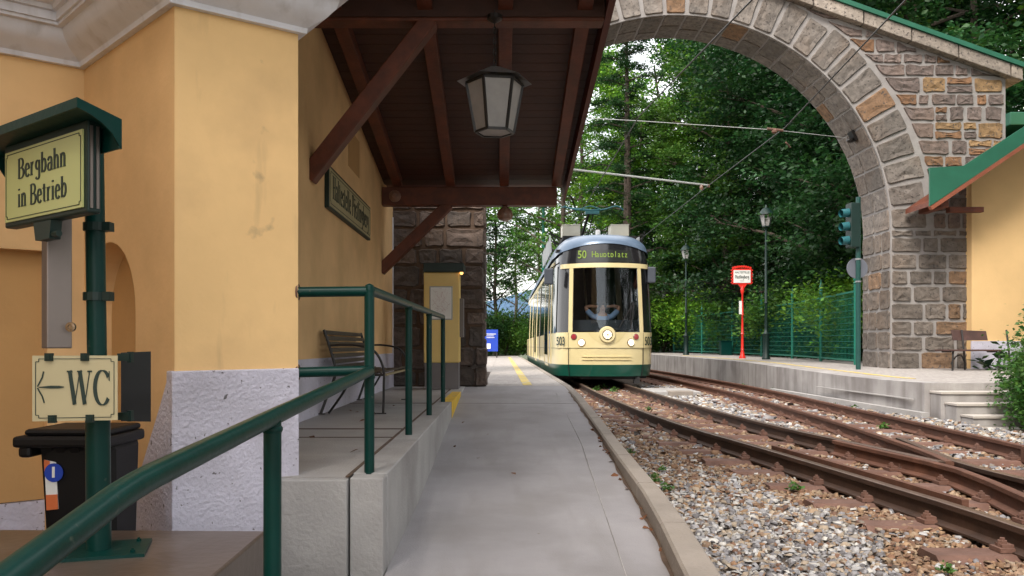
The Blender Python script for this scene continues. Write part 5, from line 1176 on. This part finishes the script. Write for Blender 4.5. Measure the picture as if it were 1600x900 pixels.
# red stop sign
rsx = at(1160, 559, 25.0); ry = 25.0; rzb = pz(ry); ss = thing('stop_sign', (rsx.x, ry, rzb), 'bright red ornamental post with white Haltestelle board on the right platform', 'stop sign')
x = rsx.x; kf = ry / F
m = MB(); m.lathe((x, ry, rzb), [(.10, 0), (.10, .04), (.07, .10), (.05, .20), (.042, .25), (.055, .27), (.042, .3), (.038, .72), (.055, .75), (.038, .78), (.030, 1.3), (.05, 1.33), (.035, 1.36), (.028, 1.95), (.05, 2.0), (.06, 2.1), (.03, 2.2)], 12); m.build('post', M['redpaint'], ss, smooth=True, angle=50)
a, b = at(1144, 444, ry), at(1174, 420, ry); m = MB(); m.bb(a.x, b.x, ry - .02, ry + .02, a.z, b.z)
for k in range(9): xx = a.x + (b.x - a.x) * (k + .5) / 9; m.lathe((xx, ry, b.z + .02 + .05 * math.sin(math.pi * (k + .5) / 9)), [(.035, .02), (.035, -.02)], 8, 'Y')
for k in range(5):
    zz = a.z + (b.z - a.z) * (k + .5) / 5
    for xx in (a.x - .01, b.x + .01): m.lathe((xx, ry, zz), [(.03, .02), (.03, -.02)], 8, 'Y')
m.prism([(x - .14, ry - .015, a.z), (x + .14, ry - .015, a.z), (x + .03, ry - .015, a.z - .14), (x - .03, ry - .015, a.z - .14)], (0, .03, 0)); m.build('frame', M['redpaint'], ss)
m = MB(); m.bb(a.x + .035, b.x - .035, ry - .032, ry - .022, a.z + .04, b.z - .045); m.build('board', M['white'], ss)
bfont('lettering', 'HALTESTELLE', ((a.x + b.x) / 2, ry - .034, b.z - .115), (1, 0, 0), (0, 0, 1), .062, M['ink'], ss, wx=.85, bold=.001)
m = MB(); letters(m, 'Pöstlingberg', ((a.x + b.x) / 2 - .215, ry - .033, a.z + .17), (1, 0, 0), Zz, (0, -1, 0), .10, .43 / textwidth('Pöstlingberg', .10, 1), .2, .07); m.beam(((a.x + b.x) / 2 - .06, ry - .034, a.z + .10), ((a.x + b.x) / 2 + .06, ry - .034, a.z + .10), .002, .014, up=(0, 1, 0)); m.build('lettering', M['ink'], ss, fix=False)
m = MB(); m.bb(x - .11, x - .03, ry - .05, ry - .02, rzb + 1.35, rzb + 1.75); m.build('notice', M['white'], ss)

# railway signal by the arch
sx = at(1339, 570, 15.6); sg_ = thing('railway_signal', (sx.x + .02, 15.6, .38), 'green three-lamp railway signal on a pole against the arch pier', 'signal')
x = at(1341, 500, 15.6).x; m = MB(); m.tube([(x, 15.6, .36), (x, 15.6, at(0, 308, 15.6).z)], .045, 12); m.build('pole', M['signal'], sg_, smooth=True)
a, b = at(1327, 387, 15.6), at(1341, 318, 15.6); m = MB(); m.box(((a.x + b.x) / 2 - .01, 15.62, (a.z + b.z) / 2), (b.x - a.x, .26, b.z - a.z), rz=.0); hd = m.build('signal_head', M['dgreen'], sg_, bevel=.01)
for py in (332, 353, 375):
    p = at(1327, py, 15.6); m = MB(); m.tube([p + Vector((.02, .02, 0)), p + Vector((-.17, -.02, -.02))], [.085, .075], 12, cap=False); m.build('hood', M['signal_hood'], hd, smooth=True)
p = at(1340, 419, 15.66); m = MB(); m.lathe(p + Vector((0, .02, 0)), [(.20, .012), (.20, -.012)], 24, 'Y'); m.build('round_plate', M['grey_disc'], sg_)
for py in (405, 440): p = at(1341, py, 15.6); m = MB(); m.lathe((x, 15.6, p.z), [(.055, -.015), (.055, .015)], 12); m.build('clamp', M['zinc'], sg_)

# wooden bench at the right
wb = thing('wooden_bench', (9.0, 15.0, .36), 'brown wooden bench with green iron legs against the arch pier and lodge wall', 'bench')
YB = 15.1; xa, xb = at(1474, 547, YB).x, at(1562, 547, YB).x; zs = at(0, 547, YB).z
m = MB(); m.bb(xa, xb, YB - .12, YB + .02, zs - .02, zs + .01); m.build('seat_board', M['benchwood'], wb, bevel=.006)
m = MB(); m.bb(xa, xb, YB + .04, YB + .30, zs - .02, zs + .01); m.build('seat_board', M['benchwood'], wb, bevel=.006)
m = MB(); m.prism([(xa + .38, YB + .36, zs + .18), (xb, YB + .36, zs + .18), (xb, YB + .42, zs + .36), (xa + .38, YB + .42, zs + .38)], (0, .03, 0)); m.build('backrest', M['benchwood'], wb, bevel=.006)
for xx in (xa + .14, xb - .05):
    m = MB(); m.tube(catmull([(xx, YB - .05, .36), (xx + .01, YB - .05, zs - .05), (xx + .1, YB + .1, zs - .03)], 4), .018, 8); m.tube([(xx + .0, YB, zs - .03), (xx + .0, YB + .3, zs - .03)], .016, 8)
    m.tube(catmull([(xx + .45 if xx < xa + 1 else xx, YB + .34, .36), (xx + .42 if xx < xa + 1 else xx, YB + .32, zs - .05), (xx + .42 if xx < xa + 1 else xx, YB + .40, zs + .38)], 4), .018, 8)
    m.tube(catmull([(xx, YB, .5), (xx + .15, YB + .1, zs - .12), (xx + .3, YB + .2, zs - .1), (xx + .42 if xx < xa + 1 else xx, YB + .32, .55)], 4), .012, 6); m.build('leg', M['iron'], wb, smooth=True)

# stone blocks / cable cover in the ballast
p = gd(1062, 612, -.06); m = MB(); m.box((p.x, p.y, -.10), (.46, .34, .12)); tag(m.build('concrete_block', M['kerb'], bevel=.012), 'flat concrete block lying in the gravel between the two tracks', 'block')
m = MB(); m.bb(2.95, 3.9, 16.0, 17.4, -.16, -.06); tag(m.build('crossing_slab', M['concrete'], bevel=.01), 'grey concrete slab between the tracks beside the tram front', 'slab')

# ---------------------------------------------------------------- vegetation
def leaf_mesh(name, C, size, seed, mt, tintv=.35, flat=.35, aspect=.62, curl=.15):
    r = np.random.RandomState(seed); n = len(C); C = np.array(C)
    a = r.uniform(0, 2 * math.pi, n); tilt = r.normal(0, .75, n) if flat else r.uniform(-1.5, 1.5, n); b = r.uniform(0, 2 * math.pi, n)
    nrm = np.stack([np.sin(tilt) * np.cos(b), np.sin(tilt) * np.sin(b), np.cos(tilt)], -1)
    t = np.stack([np.cos(a), np.sin(a), np.zeros(n)], -1); t -= nrm * (t * nrm).sum(-1, keepdims=True); t /= np.linalg.norm(t, axis=-1, keepdims=True) + 1e-9
    w = np.cross(nrm, t); s = size * r.uniform(.6, 1.35, n)
    L_ = t * s[:, None]; W__ = w * (s * aspect * .5)[:, None]; dn = nrm * (s * curl)[:, None]
    V = np.stack([C - L_ * .5, C + W__ * 1.0 - dn * .0 - L_ * .05, C + L_ * .5 - dn, C - W__ - L_ * .05], 1)
    me = bpy.data.meshes.new(name); me.vertices.add(n * 4); me.vertices.foreach_set('co', V.reshape(-1).astype(np.float32))
    me.loops.add(n * 4); me.loops.foreach_set('vertex_index', np.arange(n * 4, dtype=np.int32)); me.polygons.add(n)
    me.polygons.foreach_set('loop_start', np.arange(0, n * 4, 4, dtype=np.int32)); me.polygons.foreach_set('loop_total', np.full(n, 4, dtype=np.int32)); me.update(calc_edges=True)
    ca_ = me.color_attributes.new('tint', 'FLOAT_COLOR', 'POINT'); arr = np.ones((n * 4, 4), dtype=np.float32); v = r.uniform(1 - tintv, 1 + tintv, n); h = r.uniform(-.15, .2, n)
    arr[:, 0] = np.repeat(v * (1 + h), 4); arr[:, 1] = np.repeat(v, 4); arr[:, 2] = np.repeat(v * (1 - h), 4); ca_.data.foreach_set('color', arr.ravel())
    me.materials.append(mt); return me
def limbs(mb, r, base, H, nl, spread, r0, z0=.25, seed=0):
    tips = []; lean = Vector((r.uniform(-.04, .04), r.uniform(-.04, .04), 0)) * H
    tr_ = [Vector(base) + lean * (k / 6) ** 1.5 + Vector((r.uniform(-.1, .1), r.uniform(-.1, .1), H * .92 * k / 6)) for k in range(7)]
    mb.tube(tr_, [r0 * (1.25 if k == 0 else 1 - .82 * k / 6) for k in range(7)], 9)
    for i in range(nl):
        f = z0 + (1 - z0) * (i + r.random() * .6) / nl; k = min(5.99, f * 6); a = tr_[int(k)].lerp(tr_[int(k) + 1], k - int(k)); ang = i * 2.4 + r.uniform(-.5, .5)
        ln = spread * (1 - .55 * max(0, f - .35)) * r.uniform(.7, 1.1); up = r.uniform(.25, .75)
        p1 = a + Vector((math.cos(ang) * ln * .5, math.sin(ang) * ln * .5, ln * up * .5)); p2 = a + Vector((math.cos(ang) * ln, math.sin(ang) * ln, ln * up * .8 + r.uniform(-.3, .3)))
        mb.tube([a, p1, p2], [r0 * .38 * (1.15 - f * .7), r0 * .22, r0 * .06], 6); tips += [p2, p1 * .5 + p2 * .5]
        for j in range(3):
            q = p1.lerp(p2, r.uniform(0, .8)); an = ang + r.choice((-1, 1)) * r.uniform(.5, 1.1); l2 = ln * r.uniform(.3, .5)
            q2 = q + Vector((math.cos(an) * l2, math.sin(an) * l2, l2 * r.uniform(-.1, .6))); mb.tube([q, q2], [r0 * .12, r0 * .03], 5, cap=False); tips += [q2, q.lerp(q2, .5)]
    return tips
def make_tree(name, H, spread, nl, nleaf, lsize, mt, r0, seed, clump=.75, label='', cat='tree', group=None, z0=.25, flat=.45):
    r = random.Random(seed); t = thing(name, (0, 0, 0), label, cat, group); mb = MB(); tips = limbs(mb, r, (0, 0, -.3), H, nl, spread, r0, z0); mb.build('trunk', M['bark'], t, smooth=True, fix=False)
    rn = np.random.RandomState(seed); T = np.array([tuple(p) for p in tips]); idx = rn.randint(0, len(T), nleaf)
    sub = rn.normal(0, 1, (len(T), 6, 3)) * clump * .55; si = rn.randint(0, 6, nleaf)
    C = T[idx] + sub[idx, si] + rn.normal(0, 1, (nleaf, 3)) * np.array([clump * .30, clump * .30, clump * flat * .22])
    me = leaf_mesh('crown', C, lsize, seed, mt); o = bpy.data.objects.new('crown', me); COL.objects.link(o); o.parent = t; return t
TG = 'trees behind the tracks'
def place(src, x, y, z, s, rz, label, first=False, group=TG, mt=None):
    o = src if first else copy_tree(src); o.location = (x, y, z); o.scale = (s, s, s * 1.0); o.rotation_euler.z = rz; o['label'] = label; o['group'] = group
    if mt:
        for ch in bpy.data.objects:
            if ch.parent == o and ch.name.startswith('crown'): ch.material_slots[0].link = 'OBJECT'; ch.material_slots[0].material = mt
    return o
tA = make_tree('broadleaf_tree', 15, 4.2, 26, 62000, .155, M['leaf_dark'], .26, 1, 1.0, 'x', z0=.10)
tB = make_tree('broadleaf_tree', 14, 4.0, 24, 52000, .15, M['leaf_mid'], .22, 2, .85, 'x', z0=.12)
tC = make_tree('slender_tree', 15, 3.4, 22, 13500, .15, M['leaf_mid'], .17, 3, .55, 'x', z0=.22)
place(tA, 11.6, 22.5, .8, 1.0, 0, 'dark broadleaf tree right behind the fence beside the arch leg', True)
place(tA, 11.8, 28.5, 1.0, 1.05, 2, 'dark broadleaf tree behind the green lantern post near the arch')
place(tA, 13.0, 35, 2.0, 1.1, 4, 'dark broadleaf tree above the red stop sign')
place(tC, 16.2, 27, 3.2, 1.05, 1, 'tall thin-leaved tree on the slope seen over the right end of the arch coping')
place(tA, 14.2, 43, 2.6, 1.05, 3, 'large dark tree high on the slope in the middle of the arch opening')
place(tA, 11.5, 43, 1.2, 1.1, 5.1, 'dark broadleaf tree behind the farther lantern post')
place(tB, 10.0, 37, .9, .95, 0, 'mid green tree with low branches above the far end of the fence', True)
place(tB, 9.6, 46, .8, 1.25, 2.2, 'bright green tree filling the arch opening right of the tram', mt=M['leaf_bright'])
place(tB, 7.2, 56, .8, 1.05, 4.4, 'bright green tree behind the tram pantograph', mt=M['leaf_bright'])
place(tC, 20, 36, 4.6, 1.2, 1.2, 'airy tree on the slope behind the lodge roof')
place(tB, 14.3, 31, 2.2, 1.15, 3.3, 'very dark tree standing between the others on the slope', mt=M['leaf_dark'])
place(tB, -4.5, 50, .3, .95, 5, 'mid green tree half hidden behind the dark stone wall', mt=M['leaf_dark'])
place(tC, 5.0, 50, .3, 1.3, 0, 'slender airy tree with visible branches left of the arch crown, sky between its leaves', True)
place(tC, 7.4, 44, .6, 1.0, 2, 'slender light green tree leaning over the right track', mt=M['leaf_bright'])
place(tC, 2.6, 60, .3, 1.05, 3.5, 'airy tree straight behind the tram roof')
place(tC, -.3, 48, .3, .80, 1, 'open branched tree between the dark stone wall and the tram')
place(tC, 1.2, 68, .3, 1.0, 5, 'distant airy tree seen low beside the tram')
place(tC, 17.5, 22.5, 3.5, .98, 2.5, 'slender tree with visible trunk over the right edge of the arch coping')
place(tC, 13.6, 23.5, 1.6, 1.05, .6, 'airy tree leaning out above the arch coping')
place(tC, 3.2, 44, .3, 1.2, 1.9, 'open tree with forked limbs filling the gap left of the arch crown')
place(tC, -2.2, 46, .3, .9, 4, 'open tree whose boughs hang over the blue information board', mt=M['leaf_dark'])
for k_, (x_, y_, s_2) in enumerate(((9.5, 4, 1.0), (12, -4, 1.1), (9.5, -12, 1.0), (15, 8, 1.1))):  # out-of-view trees added to cut sky light and reflect in the windscreen
    place(tA, x_, y_, 0, s_2, k_ * 1.1, 'unseen dark tree added behind the viewpoint to cut sky light, number %s from the lodge' % ORD(k_).replace('first', 'nearest'), group='added shade trees behind the viewpoint')
# conifer spray near the arch crown
pt = thing('pine_tree', (0, 0, 0), 'dark pine with long drooping boughs below the crown of the arch', 'tree', TG); mb = MB(); rp_ = random.Random(9); mb.tube([(0, 0, 0), (.1, 0, 8), (.05, .1, 16)], [.28, .18, .04], 8); C = []
for i in range(58):
    z = 1.5 + i * .245; a = i * 2.4; ln = (3.6 - 2.6 * (z - 1.5) / 14.5) * rp_.uniform(.75, 1.1); p2 = Vector((math.cos(a) * ln, math.sin(a) * ln, z + ln * .12 - .05 * ln * ln)); mb.tube([(.05, 0, z), (p2.x * .5, p2.y * .5, z + ln * .12), p2], [.05, .03, .01], 5, cap=False)
    for k in range(620):
        t = rp_.random() ** .7; q = Vector((.05, 0, z)).lerp(p2, t); C.append((q.x + rp_.gauss(0, .20 * (1.2 - t * .5)), q.y + rp_.gauss(0, .20), q.z + ln * .1 * math.sin(t * 3) + rp_.gauss(0, .10)))
mb.build('trunk', M['bark'], pt, smooth=True, fix=False); me = leaf_mesh('crown', C, .16, 9, M['leaf_dark'], aspect=.22); o = bpy.data.objects.new('crown', me); COL.objects.link(o); o.parent = pt
pt.location = (5.9, 39, .4)

def bush_mesh(seed, R_, H, n, ls, mt, name='foliage'):
    rn = np.random.RandomState(seed); k = 26; cc = rn.normal(0, .42, (k, 3)) * np.array([R_, R_, H * .42]) + np.array([0, 0, H * .48]); i = rn.randint(0, k, n)
    C = cc[i] + rn.normal(0, 1, (n, 3)) * np.array([R_ * .2, R_ * .2, H * .12]); C[:, 2] = np.abs(C[:, 2]); return leaf_mesh(name, C, ls, seed, mt)
def make_bush(name, seed, R_, H, n, ls, mt, label, group=None, cat='bush'):
    t = thing(name, (0, 0, 0), label, cat, group); r = random.Random(seed); mb = MB()
    for k in range(7): a = k * .9; mb.tube([(0, 0, 0), (math.cos(a) * R_ * .25, math.sin(a) * R_ * .25, H * .45), (math.cos(a) * R_ * .5, math.sin(a) * R_ * .5, H * .8)], [.03, .02, .006], 5)
    mb.build('stem', M['bark'], t, fix=False); o = bpy.data.objects.new('crown', bush_mesh(seed, R_, H, n, ls, mt)); COL.objects.link(o); o.parent = t; return t
b1 = make_bush('bush', 51, 1.7, 2.6, 15000, .12, M['leaf_mid'], 'x')
BG = 'bushes beyond the fence'
bl_ = [(9.9, 19.8, .5, .9, 'low bush behind the fence nearest the arch leg', M['leaf_mid']), (10.0, 23, .6, 1.0, 'bright green bush behind the fence below the signal', M['leaf_bright']), (10.2, 26.3, .6, 1.05, 'bush behind the fence right of the near lantern post', M['leaf_mid']),
       (10.3, 29.8, .7, 1.1, 'bush behind the fence between red sign and near lantern post', M['leaf_dark']), (10.1, 33.5, .7, 1.1, 'bush behind the fence left of the red stop sign', M['leaf_mid']), (9.3, 37.5, .6, 1.2, 'light green bush at the far end of the fence', M['leaf_bright']),
       (8.2, 41.5, .5, 1.25, 'bush spilling on to the platform right of the tram', M['leaf_mid']), (7.2, 45, .5, 1.3, 'dense bush just right of the tram side', M['leaf_mid']), (-1.5, 44, .3, 1.0, 'dark bush behind the blue information board', M['leaf_dark']),
       (.2, 46, .3, 1.05, 'bush at the end of the cobbled platform', M['leaf_mid']), (1.6, 49, .3, 1.1, 'bush close beside the left flank of the tram', M['leaf_mid']), (-3.4, 42, .3, 1.2, 'bush mostly hidden behind the dark stone wall', M['leaf_dark']),
       (12.2, 25.5, 1.6, 1.4, 'big dark bush on the slope above the fence', M['leaf_dark']), (12.4, 31, 1.8, 1.4, 'big bush on the slope in the middle of the arch', M['leaf_dark']), (11.9, 20.5, 1.4, 1.3, 'dark bush on the slope beside the arch leg', M['leaf_dark'])]
for i, (x, y, z, s, lb_, mt) in enumerate(bl_): place(b1, x, y, z, s, i * 1.3, lb_, i == 0, BG, mt)
# leafy bush at the right edge
rbush = make_bush('leafy_shrub', 61, .62, 1.80, 36000, .055, M['leaf_bush'], 'bright leafy shrub growing over the low wall at the right edge of the picture', cat='shrub'); rbush.location = (6.60, 9.45, -.25)
# undergrowth on the slope
rn = np.random.RandomState(77); n = 60000; X = rn.uniform(9.0, 26, n); Yv = rn.uniform(15, 60, n); Z = .2 + np.maximum(0, X - 9.6) * .42 + np.maximum(0, Yv - 46) * .12 + np.abs(rn.normal(0, .28, n))
o = bpy.data.objects.new('undergrowth', leaf_mesh('undergrowth', np.stack([X, Yv, Z], -1), .24, 77, M['leaf_dark'])); COL.objects.link(o); tag(o, 'dense dark undergrowth covering the slope behind the fence', 'undergrowth', kind='stuff')
n = 26000; X = rn.uniform(-12, 12, n); Yv = rn.uniform(50, 80, n); Z = .3 + np.abs(rn.normal(0, 1.0, n)); k = ~((X > .9) & (X < 6.2) & (Yv < 62)); X, Yv, Z = X[k], Yv[k], Z[k]
o = bpy.data.objects.new('far_scrub', leaf_mesh('far_scrub', np.stack([X, Yv, Z], -1), .32, 78, M['leaf_mid'])); COL.objects.link(o); tag(o, 'low green scrub closing the view beyond the tram', 'scrub', kind='stuff')

# weeds and dead leaves
wsrc = None
for i, (px, py) in enumerate(WEEDS := [(1024, 752), (1034, 734), (1022, 745), (984, 708), (1042, 765), (1280, 628), (1302, 636), (1334, 640), (1316, 632), (1286, 662), (1162, 603), (1073, 582), (1204, 612), (1216, 608), (1380, 668), (1248, 600), (1242, 764), (1014, 640), (945, 606), (932, 610), (958, 612), (1480, 892)]):
    big = py < 615 and px < 960
    p = gd(px, py, -.13)
    if wsrc is None:
        rn = np.random.RandomState(5); C = rn.normal(0, .026, (60, 3)) * np.array([1, 1, .9]); C[:, 2] = np.abs(C[:, 2]); me = leaf_mesh('weed', C, .042, 5, M['leaf_bush']); w = bpy.data.objects.new('weed', me); wsrc = w
    else: w = wsrc.copy()
    COL.objects.link(w); w.location = p; s = (1.6 if big else rs.uniform(.45, .85) * (1.4 if py < 670 and px > 1100 else 1)); w.scale = (s, s, s); w.rotation_euler.z = i
    tag(w, '%s green weed in the ballast %s, %s by distance' % ('bushy' if big else 'small', 'under the tram nose' if big else ('beside the kerb' if px < 1060 else 'between the rails'), ORD(sorted(range(22), key=lambda q: -WEEDS[q][1]).index(i))), 'weed', 'weeds in the ballast')
rl = random.Random(70); C = []
for k in range(30): y = rl.uniform(2.5, 7.5); C.append((KI(y) - .01 - abs(rl.gauss(0, .02)), y, interp(RZ, y) + .008))
for k in range(6): y = rl.uniform(2.6, 8); C.append((rl.uniform(-.45, .8), y, interp(RZ, y) + .006))
for k in range(24): C.append((rl.uniform(1.1, 3.2), rl.uniform(2.6, 8), -.125))
for k in range(10): C.append((rl.uniform(-1.4, -.6), rl.uniform(4, 8), .288))
me = leaf_mesh('dead_leaves', C, .045, 7, M['litter'], flat=1); o = bpy.data.objects.new('dead_leaves', me); COL.objects.link(o); tag(o, 'scattered brown dead leaves on the ramp, kerb and ballast', 'leaves', kind='stuff')
